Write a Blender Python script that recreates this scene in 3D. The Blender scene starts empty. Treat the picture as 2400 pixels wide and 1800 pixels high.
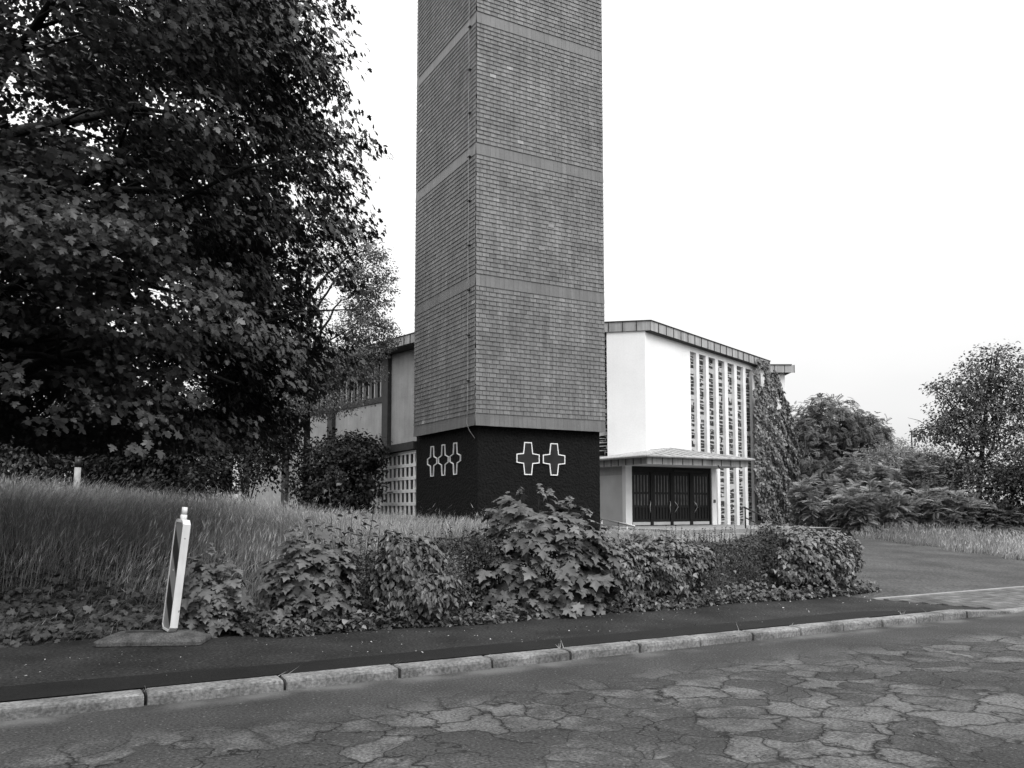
import bpy, math, random
import numpy as np
from mathutils import Matrix, Vector

# ------------------------------------------------------------------ camera, sky, sun, exposure
scene = bpy.context.scene
col = scene.collection
cam_d = bpy.data.cameras.new('camera')
cam_d.sensor_width = 36.0
cam_d.lens = 36.0 * 1944.3 / 2400.0
cam_d.shift_y = 138.8 / 2400.0
cam_d.clip_start = 0.05
cam_d.clip_end = 2000.0
cam = bpy.data.objects.new('camera', cam_d)
cam.location = (0.0, 0.0, 1.5)
cam.rotation_euler = (math.pi / 2 + 0.0768, 0.0, 0.0)
col.objects.link(cam)
scene.camera = cam

SUN_AZ, SUN_EL = 147.0, 54.0          # degrees; azimuth clockwise from +Y
world = bpy.data.worlds.new('World')
scene.world = world
world.use_nodes = True
wn = world.node_tree
bg = wn.nodes['Background']
sky = wn.nodes.new('ShaderNodeTexSky')
sky.sky_type = 'NISHITA'
sky.sun_disc = False
sky.sun_elevation = math.radians(SUN_EL)
sky.sun_rotation = math.radians(SUN_AZ)
sky.air_density = 1.0
sky.dust_density = 7.0
sky.ozone_density = 1.0
bw = wn.nodes.new('ShaderNodeRGBToBW')          # black-and-white photograph
wn.links.new(sky.outputs[0], bw.inputs[0])
wtc = wn.nodes.new('ShaderNodeTexCoord')        # even, thin overcast over the clear sky
wnoise = wn.nodes.new('ShaderNodeTexNoise')
wnoise.inputs['Scale'].default_value = 2.2
wnoise.inputs['Detail'].default_value = 5.0
wmap = wn.nodes.new('ShaderNodeMapping')
wmap.inputs['Scale'].default_value = (1.0, 1.0, 3.0)
wn.links.new(wtc.outputs['Generated'], wmap.inputs[0])
wn.links.new(wmap.outputs[0], wnoise.inputs['Vector'])
wr = wn.nodes.new('ShaderNodeMapRange')
wr.inputs[1].default_value = 0.3
wr.inputs[2].default_value = 0.7
wr.inputs[3].default_value = 0.93
wr.inputs[4].default_value = 1.07
wn.links.new(wnoise.outputs['Fac'], wr.inputs[0])
wsep = wn.nodes.new('ShaderNodeSeparateXYZ')    # overcast sky: zenith three times as bright as the horizon
wn.links.new(wtc.outputs['Generated'], wsep.inputs[0])
wcl = wn.nodes.new('ShaderNodeClamp')
wn.links.new(wsep.outputs['Z'], wcl.inputs['Value'])
wci = wn.nodes.new('ShaderNodeMath')
wci.operation = 'MULTIPLY_ADD'
wci.inputs[1].default_value = 2.0 * 3.9
wci.inputs[2].default_value = 3.9
wn.links.new(wcl.outputs[0], wci.inputs[0])
wmu = wn.nodes.new('ShaderNodeMath')
wmu.operation = 'MULTIPLY'
wn.links.new(wci.outputs[0], wmu.inputs[0])
wn.links.new(wr.outputs[0], wmu.inputs[1])
wm = wn.nodes.new('ShaderNodeMath')
wm.operation = 'MULTIPLY_ADD'
wm.inputs[1].default_value = 0.25
wn.links.new(bw.outputs[0], wm.inputs[0])
wn.links.new(wmu.outputs[0], wm.inputs[2])
wn.links.new(wm.outputs[0], bg.inputs['Color'])
bg.inputs['Strength'].default_value = 0.12

sun_d = bpy.data.lights.new('sun', 'SUN')
sun_d.energy = 1.45
sun_d.angle = math.radians(30.0)
sun_d.color = (1.0, 1.0, 1.0)
sun = bpy.data.objects.new('sun', sun_d)
_a, _e = math.radians(SUN_AZ), math.radians(SUN_EL)
_s = Vector((math.sin(_a) * math.cos(_e), math.cos(_a) * math.cos(_e), math.sin(_e)))
sun.rotation_euler = _s.to_track_quat('Z', 'Y').to_euler()
sun.location = (20, -20, 30)
col.objects.link(sun)

vs = scene.view_settings
vs.view_transform = 'Standard'
vs.look = 'None'
vs.exposure = 0.55
vs.gamma = 1.0
vs.use_curve_mapping = False
scene.render.engine = 'CYCLES'
cy = scene.cycles
cy.max_bounces = 5
cy.diffuse_bounces = 3
cy.glossy_bounces = 2
cy.transmission_bounces = 3
cy.transparent_max_bounces = 4
cy.use_denoising = True
cy.denoiser = 'OPENIMAGEDENOISE'
cy.denoising_input_passes = 'RGB_ALBEDO_NORMAL'
cy.denoising_prefilter = 'ACCURATE'
cy.caustics_reflective = False
cy.caustics_refractive = False
scene.render.film_transparent = False

# ------------------------------------------------------------------ helpers
rng = np.random.default_rng(7)
random.seed(7)
YAW = 0.5089
RX, RY = math.cos(YAW), math.sin(YAW)           # street direction u; v points away from the camera side


def S(u, v, z=0.0):
    return (u * RX - v * RY, u * RY + v * RX, z)


def UV(x, y):
    return x * RX + y * RY, -x * RY + y * RX


def ss(a, b, t):
    t = np.clip((np.asarray(t, float) - a) / (b - a), 0, 1)
    return t * t * (3 - 2 * t)


def zg(x, y):
    """height of the ground"""
    x = np.asarray(x, float)
    y = np.asarray(y, float)
    u, v = UV(x, y)
    w0 = v - 0.75 * ss(2.5, 1.5, u)
    zm = -0.05 + 0.15 * ss(8.95, 9.5, w0) + 0.60 * ss(9.4, 12.8, w0)
    zm = zm + np.clip((-2.5 - x) * 0.081, 0, 1.25) * ss(9.6, 16, v)
    zl = -0.05 + 0.12 * ss(8.2, 8.75, v) + 0.42 * np.clip((v - 8.8) / 9.2, 0, 1)
    w = ss(10.8, 12.4, u - 0.35 * (v - 9))
    z = zm * (1 - w) + zl * w
    return np.where(v < 8.0, -0.05, z)


WM = {}


def link(o, parent=None):
    col.objects.link(o)
    if parent is not None:
        o.parent = parent
    return o


def tag(o, label=None, cat=None, group=None, kind=None):
    if label:
        o['label'] = label
    if cat:
        o['category'] = cat
    if group:
        o['group'] = group
    if kind:
        o['kind'] = kind
    return o


def thing(name, label, cat, loc=(0, 0, 0), rz=0.0, group=None):
    o = bpy.data.objects.new(name, None)
    o.empty_display_size = 0.2
    o.location = loc
    o.rotation_euler = (0, 0, rz)
    link(o)
    WM[o.name] = Matrix.Translation(Vector(loc)) @ Matrix.Rotation(rz, 4, 'Z')
    return tag(o, label, cat, group)


def wmat(o):
    return WM.get(o.name, Matrix.Identity(4)) if o is not None else Matrix.Identity(4)


class MB:
    """collects world-space geometry for one mesh"""

    def __init__(self):
        self.v = []
        self.f = []

    def add(self, vs_, fs_):
        k = len(self.v)
        self.v += [tuple(p) for p in vs_]
        self.f += [tuple(i + k for i in f) for f in fs_]
        return self

    def obox(self, o, a, b, c):
        """box from corner o with edge vectors a, b, c"""
        o, a, b, c = [np.array(q, float) for q in (o, a, b, c)]
        p = [o, o + a, o + a + b, o + b, o + c, o + a + c, o + a + b + c, o + b + c]
        f = [(0, 3, 2, 1), (4, 5, 6, 7), (0, 1, 5, 4), (1, 2, 6, 5), (2, 3, 7, 6), (3, 0, 4, 7)]
        if np.dot(np.cross(a, b), c) < 0:
            f = [q[::-1] for q in f]
        return self.add(p, f)

    def box(self, x0, x1, y0, y1, z0, z1):
        return self.obox((x0, y0, z0), (x1 - x0, 0, 0), (0, y1 - y0, 0), (0, 0, z1 - z0))

    def sbox(self, u0, u1, v0, v1, z0, z1):
        """box in street coordinates"""
        o = np.array(S(u0, v0, z0))
        return self.obox(o, (RX * (u1 - u0), RY * (u1 - u0), 0), (-RY * (v1 - v0), RX * (v1 - v0), 0), (0, 0, z1 - z0))

    def wbox(self, W, t0, t1, e0, e1, z0, z1):
        """box on a wall frame W=(p0, d, n): t along, e outward"""
        p, d, n = W
        o = (p[0] + d[0] * t0 + n[0] * e0, p[1] + d[1] * t0 + n[1] * e0, z0)
        return self.obox(o, (d[0] * (t1 - t0), d[1] * (t1 - t0), 0), (n[0] * (e1 - e0), n[1] * (e1 - e0), 0), (0, 0, z1 - z0))

    def prism(self, pts, off):
        """closed polygon pts (3D) extruded by vector off"""
        n = len(pts)
        a = [np.array(p, float) for p in pts]
        b = [p + np.array(off, float) for p in a]
        fs_ = [tuple(range(n))[::-1], tuple(range(n, 2 * n))]
        fs_ += [(i, (i + 1) % n, n + (i + 1) % n, n + i) for i in range(n)]
        return self.add(a + b, fs_)

    def tube(self, path, rad, n=8):
        path = [np.array(p, float) for p in path]
        m = len(path)
        if np.isscalar(rad):
            rad = [rad] * m
        k = len(self.v)
        prev = None
        for i, p in enumerate(path):
            t = path[min(i + 1, m - 1)] - path[max(i - 1, 0)]
            t = t / (np.linalg.norm(t) + 1e-9)
            ref = np.array([0, 0, 1.0]) if abs(t[2]) < 0.9 else np.array([1.0, 0, 0])
            if prev is not None:
                ref = prev
            a = np.cross(t, ref)
            a /= np.linalg.norm(a) + 1e-9
            b = np.cross(a, t)
            prev = b
            for j in range(n):
                q = 2 * math.pi * j / n
                self.v.append(tuple(p + rad[i] * (math.cos(q) * a + math.sin(q) * b)))
        for i in range(m - 1):
            for j in range(n):
                j2 = (j + 1) % n
                self.f.append((k + i * n + j, k + (i + 1) * n + j, k + (i + 1) * n + j2, k + i * n + j2))
        self.f.append(tuple(k + j for j in range(n)))
        self.f.append(tuple(k + (m - 1) * n + j for j in range(n))[::-1])
        return self

    def make(self, name, mat, parent=None, smooth=False, bevel=0.0):
        inv = wmat(parent).inverted()
        me = bpy.data.meshes.new(name)
        me.from_pydata([inv @ Vector(p) for p in self.v], [], self.f)
        me.materials.append(mat)
        me.update()
        o = bpy.data.objects.new(name, me)
        link(o, parent)
        if parent is not None:
            WM[o.name] = wmat(parent)
        if smooth:
            me.polygons.foreach_set('use_smooth', [True] * len(me.polygons))
        if bevel > 0:
            b = o.modifiers.new('bevel', 'BEVEL')
            b.width = bevel
            b.segments = 2
            b.limit_method = 'ANGLE'
        return o


def tri_mesh(name, V, T, tone=None, mat=None):
    """fast mesh from numpy: V (n,3), T (m,3); tone per face"""
    me = bpy.data.meshes.new(name)
    me.vertices.add(len(V))
    me.vertices.foreach_set('co', np.ascontiguousarray(V, np.float32).ravel())
    m = len(T)
    me.loops.add(m * 3)
    me.loops.foreach_set('vertex_index', np.ascontiguousarray(T, np.int32).ravel())
    me.polygons.add(m)
    me.polygons.foreach_set('loop_start', np.arange(0, m * 3, 3, dtype=np.int32))
    me.polygons.foreach_set('loop_total', np.full(m, 3, np.int32))
    if tone is not None:
        at = me.attributes.new('tone', 'FLOAT', 'FACE')
        at.data.foreach_set('value', np.ascontiguousarray(tone, np.float32))
    me.update(calc_edges=True)
    if mat is not None:
        me.materials.append(mat)
    return me


def norm(a):
    return a / (np.linalg.norm(a, axis=-1, keepdims=True) + 1e-9)


def frames(N, D):
    N = norm(N)
    D = D - N * (D * N).sum(-1, keepdims=True)
    D = norm(D)
    X = np.cross(D, N)
    return X, D, N


def cloud_arrays(P, N, D, size, tpl, tone):
    tv, tf = tpl
    X, Y, Z = frames(N, D)
    sz = size[:, None, None]
    V = P[:, None, :] + sz * (tv[None, :, 0:1] * X[:, None, :] + tv[None, :, 1:2] * Y[:, None, :] + tv[None, :, 2:3] * Z[:, None, :])
    n, k = len(P), len(tv)
    T = tf[None, :, :] + (np.arange(n) * k)[:, None, None]
    return V.reshape(-1, 3), T.reshape(-1, 3), np.repeat(tone, len(tf))


def leaf_cloud(name, P, N, D, size, tpl, mat, parent=None, tone=None, kind='stuff'):
    if tone is None:
        tone = rng.uniform(0.65, 1.35, len(P))
    V, T, tn = cloud_arrays(P, N, D, size, tpl, tone)
    inv = np.array(wmat(parent).inverted())
    V = V @ inv[:3, :3].T + inv[:3, 3]
    me = tri_mesh(name, V, T, tn, mat)
    o = bpy.data.objects.new(name, me)
    link(o, parent)
    if kind:
        o['kind'] = kind
    return o


def leaf_objects(name, P, N, D, size, meshes, parent):
    X, Y, Z = frames(N, D)
    inv = wmat(parent).inverted()
    for i in range(len(P)):
        s = float(size[i])
        M_ = Matrix(((X[i][0] * s, Y[i][0] * s, Z[i][0] * s, P[i][0]),
                     (X[i][1] * s, Y[i][1] * s, Z[i][1] * s, P[i][1]),
                     (X[i][2] * s, Y[i][2] * s, Z[i][2] * s, P[i][2]), (0, 0, 0, 1)))
        o = bpy.data.objects.new(name, meshes[i % len(meshes)])
        link(o, parent)
        o.matrix_basis = inv @ M_


# ------------------------------------------------------------------ materials (grey: the photograph is black and white)
def mat(name, base, rough=0.8, var=0.25, scale=6.0, bump=0.0, bscale=60.0, spec=0.3, tone=False, trans=0.0,
        fine=0.0, fscale=120.0, streak=0.0, metallic=0.0, fleck=0.0, fleckcol=0.5, flecks=3.0, bdist=0.01):
    m = bpy.data.materials.new(name)
    m.use_nodes = True
    nt = m.node_tree
    n, L = nt.nodes, nt.links
    b = n['Principled BSDF']
    b.inputs['Roughness'].default_value = rough
    b.inputs['Specular IOR Level'].default_value = spec
    b.inputs['Metallic'].default_value = metallic
    geo = n.new('ShaderNodeNewGeometry')

    def noise(sc, det=4.0, vec=None):
        t = n.new('ShaderNodeTexNoise')
        t.inputs['Scale'].default_value = sc
        t.inputs['Detail'].default_value = det
        L.new(vec if vec else geo.outputs['Position'], t.inputs['Vector'])
        return t.outputs['Fac']

    def rmap(x, a, b_, c, d):
        r = n.new('ShaderNodeMapRange')
        for i, q in enumerate((a, b_, c, d)):
            r.inputs[i + 1].default_value = q
        L.new(x, r.inputs[0])
        return r.outputs[0]

    def mul(a, b_):
        q = n.new('ShaderNodeMath')
        q.operation = 'MULTIPLY'
        L.new(a, q.inputs[0])
        if isinstance(b_, float):
            q.inputs[1].default_value = b_
        else:
            L.new(b_, q.inputs[1])
        return q.outputs[0]
    c = rmap(noise(scale), 0.3, 0.7, base * (1 - var), base * (1 + var))
    if fine > 0:
        c = mul(c, rmap(noise(fscale, 2.0), 0.3, 0.7, 1 - fine, 1 + fine))
    if streak > 0:
        mp = n.new('ShaderNodeMapping')
        mp.inputs['Scale'].default_value = (7.0, 7.0, 0.35)
        L.new(geo.outputs['Position'], mp.inputs[0])
        c = mul(c, rmap(noise(1.6, 6.0, mp.outputs[0]), 0.3, 0.7, 1 - streak, 1 + streak * 0.6))
    if tone:
        at = n.new('ShaderNodeAttribute')
        at.attribute_name = 'tone'
        c = mul(c, at.outputs['Fac'])
    if fleck > 0:
        fl = rmap(noise(flecks, 3.0), fleck, fleck + 0.02, 0.0, 1.0)
        mx = n.new('ShaderNodeMix')
        mx.data_type = 'FLOAT'
        L.new(fl, mx.inputs[0])
        L.new(c, mx.inputs[2])
        mx.inputs[3].default_value = fleckcol
        c = mx.outputs[0]
    L.new(c, b.inputs['Base Color'])
    if bump > 0:
        bp = n.new('ShaderNodeBump')
        bp.inputs['Strength'].default_value = bump
        bp.inputs['Distance'].default_value = bdist
        L.new(noise(bscale, 3.0), bp.inputs['Height'])
        L.new(bp.outputs[0], b.inputs['Normal'])
    if trans > 0:
        tr = n.new('ShaderNodeBsdfTranslucent')
        L.new(c, tr.inputs['Color'])
        mxs = n.new('ShaderNodeMixShader')
        mxs.inputs[0].default_value = trans
        L.new(b.outputs[0], mxs.inputs[1])
        L.new(tr.outputs[0], mxs.inputs[2])
        L.new(mxs.outputs[0], n['Material Output'].inputs['Surface'])
    return m


M = {}
M['slate'] = mat('slate', 0.165, rough=0.6, var=0.16, scale=0.9, fine=0.12, fscale=25, spec=0.3, tone=True, bump=0.2, bscale=35, streak=0.3)
M['band'] = mat('band_slate', 0.142, rough=0.45, var=0.12, scale=2.0, fine=0.1, fscale=30, spec=0.45, tone=True, streak=0.15)
M['black_render'] = mat('black_render', 0.0055, rough=0.95, var=0.3, scale=5, spec=0.25, bump=1.0, bscale=15, bdist=0.06)
M['black'] = mat('black_paint', 0.012, rough=0.6, var=0.2, spec=0.25)
M['white_line'] = mat('white_paint', 0.85, rough=0.6, var=0.06, scale=9)
M['cross_panel'] = mat('grey_panel', 0.016, rough=0.45, var=0.35, scale=5)
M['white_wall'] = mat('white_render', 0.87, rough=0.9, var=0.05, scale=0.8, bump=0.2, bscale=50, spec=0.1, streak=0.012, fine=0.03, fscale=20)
M['pillar'] = mat('white_concrete', 0.82, rough=0.85, var=0.06, scale=3, bump=0.15, bscale=60, spec=0.1)
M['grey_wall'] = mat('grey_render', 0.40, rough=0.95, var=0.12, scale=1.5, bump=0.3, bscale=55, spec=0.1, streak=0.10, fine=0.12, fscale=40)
M['porch_wall'] = mat('pale_render', 0.55, rough=0.95, var=0.08, scale=2, bump=0.3, bscale=60, spec=0.1, fine=0.06, fscale=70)
M['lead'] = mat('zinc_sheet', 0.36, rough=0.55, var=0.14, scale=2.5, spec=0.4, streak=0.3)
M['seam'] = mat('dark_seam', 0.045, rough=0.6, var=0.2)
M['roof_sheet'] = mat('roof_sheet', 0.34, rough=0.55, var=0.12, scale=2, spec=0.4, streak=0.1)
M['core'] = mat('tower_felt', 0.008, rough=0.95, var=0.2, spec=0.05)
M['soffit'] = mat('dark_soffit', 0.05, rough=0.8, var=0.2)
M['glass_conc'] = mat('glass_concrete', 0.5, rough=0.9, var=0.15, scale=4)
M['glass'] = mat('dark_glass', 0.012, rough=0.25, var=0.5, scale=6, spec=0.4)
M['wood_dark'] = mat('dark_door_wood', 0.012, rough=0.5, var=0.3, scale=8, streak=0.3, spec=0.3)
M['door_glass'] = mat('door_glass', 0.10, rough=0.3, var=0.4, scale=5, spec=0.5)
M['metal'] = mat('bright_metal', 0.55, rough=0.35, var=0.1, metallic=0.7)
M['dark_metal'] = mat('dark_metal', 0.02, rough=0.5, var=0.3)
M['grey_metal'] = mat('grey_metal', 0.3, rough=0.5, var=0.2, metallic=0.2)
M['stone'] = mat('step_stone', 0.22, rough=0.9, var=0.25, scale=4, fine=0.2, fscale=60, bump=0.3, bscale=60)
M['kerb'] = mat('kerb_stone', 0.165, rough=0.92, var=0.4, scale=3.0, fine=0.4, fscale=38, bump=0.6, bscale=70, bdist=0.008, spec=0.15)
M['paver'] = mat('paver', 0.085, rough=0.9, var=0.3, scale=1.3, fine=0.2, fscale=60, tone=True)
M['edging'] = mat('edging_concrete', 0.26, rough=0.9, var=0.2, scale=4)
M['pave'] = mat('pavement_asphalt', 0.021, rough=0.9, var=0.5, scale=1.3, fine=0.8, fscale=34, bump=0.6, bscale=50, spec=0.2, fleck=0.68, fleckcol=0.09, flecks=24)
M['patch'] = mat('fresh_asphalt', 0.0085, rough=0.85, var=0.3, scale=2, fine=0.5, fscale=45, bump=0.4, bscale=150, spec=0.2)
M['lot'] = mat('lot_asphalt', 0.06, rough=0.9, var=0.35, scale=0.9, fine=0.5, fscale=22, bump=0.5, bscale=80, spec=0.2, fleck=0.71, fleckcol=0.13, flecks=7)
M['soil'] = mat('soil', 0.03, rough=1.0, var=0.4, scale=2.5, fine=0.4, fscale=40, bump=0.8, bscale=20, bdist=0.05, spec=0.1)
M['bark'] = mat('bark', 0.022, rough=0.95, var=0.4, scale=8, bump=0.8, bscale=25, bdist=0.03, spec=0.1)
M['stem'] = mat('stem', 0.05, rough=0.9, var=0.3)
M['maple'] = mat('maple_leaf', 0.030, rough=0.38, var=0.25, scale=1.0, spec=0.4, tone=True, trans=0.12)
M['maple_young'] = mat('maple_leaf_young', 0.10, rough=0.5, var=0.2, scale=9, spec=0.35, tone=True, trans=0.08, bump=0.3, bscale=40)
M['ovate'] = mat('ovate_leaf', 0.085, rough=0.45, var=0.25, scale=5, spec=0.4, tone=True, trans=0.07)
M['ivy'] = mat('ivy_leaf', 0.09, rough=0.38, var=0.25, scale=3, spec=0.5, tone=True, trans=0.05)
M['hedge'] = mat('hedge_leaf', 0.036, rough=0.5, var=0.3, scale=4, spec=0.35, tone=True, trans=0.06)
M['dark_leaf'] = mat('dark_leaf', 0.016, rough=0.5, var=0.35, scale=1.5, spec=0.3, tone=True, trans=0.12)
M['fine_leaf'] = mat('fine_leaf', 0.145, rough=0.55, var=0.25, scale=1.0, spec=0.3, tone=True, trans=0.25)
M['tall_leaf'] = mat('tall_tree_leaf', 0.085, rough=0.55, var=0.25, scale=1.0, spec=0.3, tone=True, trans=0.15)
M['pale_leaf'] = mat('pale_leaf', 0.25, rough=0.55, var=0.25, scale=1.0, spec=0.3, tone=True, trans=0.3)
M['grass'] = mat('grass_blade', 0.22, rough=0.7, var=0.3, scale=0.8, spec=0.2, tone=True, trans=0.25)
M['heads'] = mat('grass_seed_head', 0.40, rough=0.8, var=0.3, scale=0.8, spec=0.1, tone=True, trans=0.25)
M['plastic_white'] = mat('white_plastic', 0.66, rough=0.5, var=0.08, scale=6, streak=0.1, fleck=0.72, fleckcol=0.25, flecks=9)
M['post_paint'] = mat('dull_white_paint', 0.33, rough=0.7, var=0.2, scale=6)
M['stripe_dark'] = mat('stripe_dark', 0.02, rough=0.35, var=0.15)
M['stripe_pale'] = mat('stripe_pale', 0.24, rough=0.35, var=0.1)
M['rubber'] = mat('recycled_rubber', 0.07, rough=0.95, var=0.5, scale=7, fine=0.4, fscale=60, bump=0.6, bscale=50)
M['lattice_glass'] = mat('lattice_glass', 0.02, rough=0.3, var=0.4, scale=5, spec=0.3)
M['lattice'] = mat('lattice_concrete', 0.84, rough=0.85, var=0.08, scale=3)
M['litter'] = mat('fallen_petal', 0.30, rough=0.8, var=0.3, tone=True)


def road_material():
    m = bpy.data.materials.new('road_asphalt')
    m.use_nodes = True
    nt = m.node_tree
    n, L = nt.nodes, nt.links
    b = n['Principled BSDF']
    b.inputs['Roughness'].default_value = 0.9
    b.inputs['Specular IOR Level'].default_value = 0.2
    tc = n.new('ShaderNodeTexCoord')
    obj = tc.outputs['Object']

    def node(t, **kw):
        q = n.new(t)
        for k, v_ in kw.items():
            setattr(q, k, v_)
        return q

    def noise(sc, det=4.0, vec=None, rough=0.5):
        t = node('ShaderNodeTexNoise')
        t.inputs['Scale'].default_value = sc
        t.inputs['Detail'].default_value = det
        t.inputs['Roughness'].default_value = rough
        L.new(vec if vec else obj, t.inputs['Vector'])
        return t

    def rmap(x, a, b_, c, d, smooth=False):
        r = node('ShaderNodeMapRange')
        if smooth:
            r.interpolation_type = 'SMOOTHSTEP'
        for i, q in enumerate((a, b_, c, d)):
            r.inputs[i + 1].default_value = q
        L.new(x, r.inputs[0])
        return r.outputs[0]

    def mth(op, a, b_=None):
        q = node('ShaderNodeMath', operation=op)
        for i, x in enumerate((a, b_)):
            if x is None:
                continue
            if isinstance(x, (int, float)):
                q.inputs[i].default_value = x
            else:
                L.new(x, q.inputs[i])
        return q.outputs[0]
    # warped coordinates
    def warp(vec, sc, amt):
        w_ = noise(sc, 3.0)
        q = node('ShaderNodeVectorMath', operation='MULTIPLY_ADD')
        L.new(w_.outputs['Color'], q.inputs[0])
        q.inputs[1].default_value = (amt, amt, 0)
        L.new(vec, q.inputs[2])
        return q.outputs[0]
    wv = warp(warp(warp(obj, 0.9, 0.9), 3.4, 0.36), 12.0, 0.12)

    def vor(sc, feat):
        t = node('ShaderNodeTexVoronoi')
        t.feature = feat
        t.voronoi_dimensions = '2D'
        t.inputs['Scale'].default_value = sc
        L.new(wv, t.inputs['Vector'])
        return t
    e1 = vor(2.6, 'DISTANCE_TO_EDGE').outputs['Distance']
    c1 = vor(2.6, 'F1')
    e2 = vor(6.2, 'DISTANCE_TO_EDGE').outputs['Distance']
    cell = node('ShaderNodeSeparateColor')
    L.new(c1.outputs['Color'], cell.inputs[0])
    # where the wheels have worn the surface
    sx = node('ShaderNodeSeparateXYZ')
    L.new(obj, sx.inputs[0])
    vv = sx.outputs['Y']
    band = mth('MULTIPLY', rmap(vv, 6.4, 5.5, 0, 1, True), rmap(vv, 1.6, 2.6, 0, 1, True))
    big = noise(0.38, 3.0).outputs['Fac']
    mid = noise(3.0, 8.0, None, 0.72).outputs['Fac']
    mask = mth('ADD', mth('MULTIPLY', cell.outputs[0], 0.30), mth('MULTIPLY', big, 0.75))
    mask = mth('ADD', mask, mth('MULTIPLY', mid, 0.9))
    wear = mth('MULTIPLY', rmap(mask, 0.87, 1.16, 0, 1, True), band)
    zone = mth('MULTIPLY', rmap(big, 0.30, 0.46, 0.45, 1, True), band)
    wear = mth('MULTIPLY', wear, rmap(e1, 0.0, 0.12, 0.0, 1, True))
    fine = mth('MULTIPLY', rmap(noise(48, 3.0).outputs['Fac'], 0.3, 0.7, 0.45, 1.55), rmap(noise(1.1, 5.0).outputs['Fac'], 0.3, 0.7, 0.72, 1.25))
    base = mth('MULTIPLY', fine, 0.042)
    mx = node('ShaderNodeMix', data_type='FLOAT')
    L.new(wear, mx.inputs[0])
    L.new(base, mx.inputs[2])
    L.new(mth('MULTIPLY', fine, 0.112), mx.inputs[3])
    c = mx.outputs[0]
    # stone flecks
    fl = rmap(noise(36, 1.0).outputs['Fac'], 0.70, 0.74, 0, 0.8)
    mx3 = node('ShaderNodeMix', data_type='FLOAT')
    L.new(fl, mx3.inputs[0])
    L.new(c, mx3.inputs[2])
    mx3.inputs[3].default_value = 0.17
    c = mx3.outputs[0]
    # dusty gutter along the kerb
    gut = mth('MULTIPLY', rmap(vv, 6.62, 6.86, 0, 1, True), rmap(noise(1.8, 4.0).outputs['Fac'], 0.42, 0.62, 0, 0.55))
    mx4 = node('ShaderNodeMix', data_type='FLOAT')
    L.new(gut, mx4.inputs[0])
    L.new(c, mx4.inputs[2])
    mx4.inputs[3].default_value = 0.16
    c = mx4.outputs[0]
    # cracks
    k1 = mth('MULTIPLY', rmap(e1, 0.004, 0.026, 1, 0, True), rmap(zone, 0, 1, 0.08, 1))
    k2 = mth('MULTIPLY', rmap(e2, 0.002, 0.016, 1, 0, True), mth('MULTIPLY', zone, rmap(noise(0.9).outputs['Fac'], 0.35, 0.52, 0.1, 0.9)))
    kk = mth('MULTIPLY', mth('MAXIMUM', k1, k2), rmap(noise(2.6).outputs['Fac'], 0.34, 0.50, 0.25, 1))
    mx2 = node('ShaderNodeMix', data_type='FLOAT')
    L.new(kk, mx2.inputs[0])
    L.new(c, mx2.inputs[2])
    mx2.inputs[3].default_value = 0.010
    L.new(mx2.outputs[0], b.inputs['Base Color'])
    bp = node('ShaderNodeBump')
    bp.inputs['Strength'].default_value = 0.7
    bp.inputs['Distance'].default_value = 0.01
    h = mth('SUBTRACT', mth('MULTIPLY', noise(130, 2.0).outputs['Fac'], 0.5), mth('MULTIPLY', kk, 1.2))
    L.new(h, bp.inputs['Height'])
    L.new(bp.outputs[0], b.inputs['Normal'])
    return m


M['road'] = road_material()

# ------------------------------------------------------------------ leaf templates


def fan(outline, center, zf):
    v = [center] + outline
    v = np.array([(x, y, zf(x, y)) for x, y in v], float)
    n = len(outline)
    f = np.array([(0, 1 + i, 1 + (i + 1) % n) for i in range(n)])
    return v, f


_half = [(0.10, -0.05), (0.42, -0.10), (0.33, 0.08), (0.37, 0.15), (0.66, 0.27), (0.52, 0.36), (0.50, 0.47), (0.25, 0.42), (0.25, 0.56), (0.36, 0.68), (0.17, 0.75)]
_full = [(0, 0)] + _half + [(0, 1.02)] + [(-x, y) for x, y in _half[::-1]]
MAPLE_HI = [fan(_full, (0, 0.24), (lambda q: lambda x, y: -q[0] * abs(x) * abs(x) - q[1] * max(y, 0) ** 2 + q[2] * abs(x))(q)) for q in
            ((0.35, 0.22, 0.0), (0.15, 0.40, 0.08), (0.55, 0.10, -0.05), (0.25, 0.30, 0.12))]
_h2 = [(0.42, -0.10), (0.28, 0.12), (0.64, 0.30), (0.26, 0.42), (0.32, 0.68)]
_f2 = _h2 + [(0, 1.0)] + [(-x, y) for x, y in _h2[::-1]]
_v = np.array([(0, 0, 0)] + [(x, y, -0.3 * x * x - 0.25 * max(y, 0) ** 2) for x, y in _f2], float)
MAPLE_LO = (_v, np.array([(0, 1 + i, 2 + i) for i in range(len(_f2) - 1)]))
_o = [(0.20, 0.12), (0.31, 0.34), (0.26, 0.62), (0.11, 0.86)]
_ov = np.array([(0, 0, 0)] + [(x, y, 0.10 - 0.25 * y * y + 0.05) for x, y in _o] + [(0, 1.0, -0.28)] + [(-x, y, 0.10 - 0.25 * y * y + 0.05) for x, y in _o[::-1]] + [(0, 0.5, -0.06)], float)
_k = len(_ov) - 1
OVATE = (_ov, np.array([(_k, i, (i + 1) % _k) for i in range(_k)]))
SMALL = (np.array([(0, 0, 0), (0.27, 0.45, 0.06), (0, 1.0, -0.1), (-0.27, 0.45, 0.06)], float), np.array([(0, 1, 2), (0, 2, 3)]))
IVY = (np.array([(0, 0, 0), (0.45, 0.12, -0.05), (0.30, 0.42, 0.03), (0, 1.0, -0.15), (-0.30, 0.42, 0.03), (-0.45, 0.12, -0.05)], float),
       np.array([(0, 1, 2), (0, 2, 3), (0, 3, 4), (0, 4, 5)]))


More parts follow.
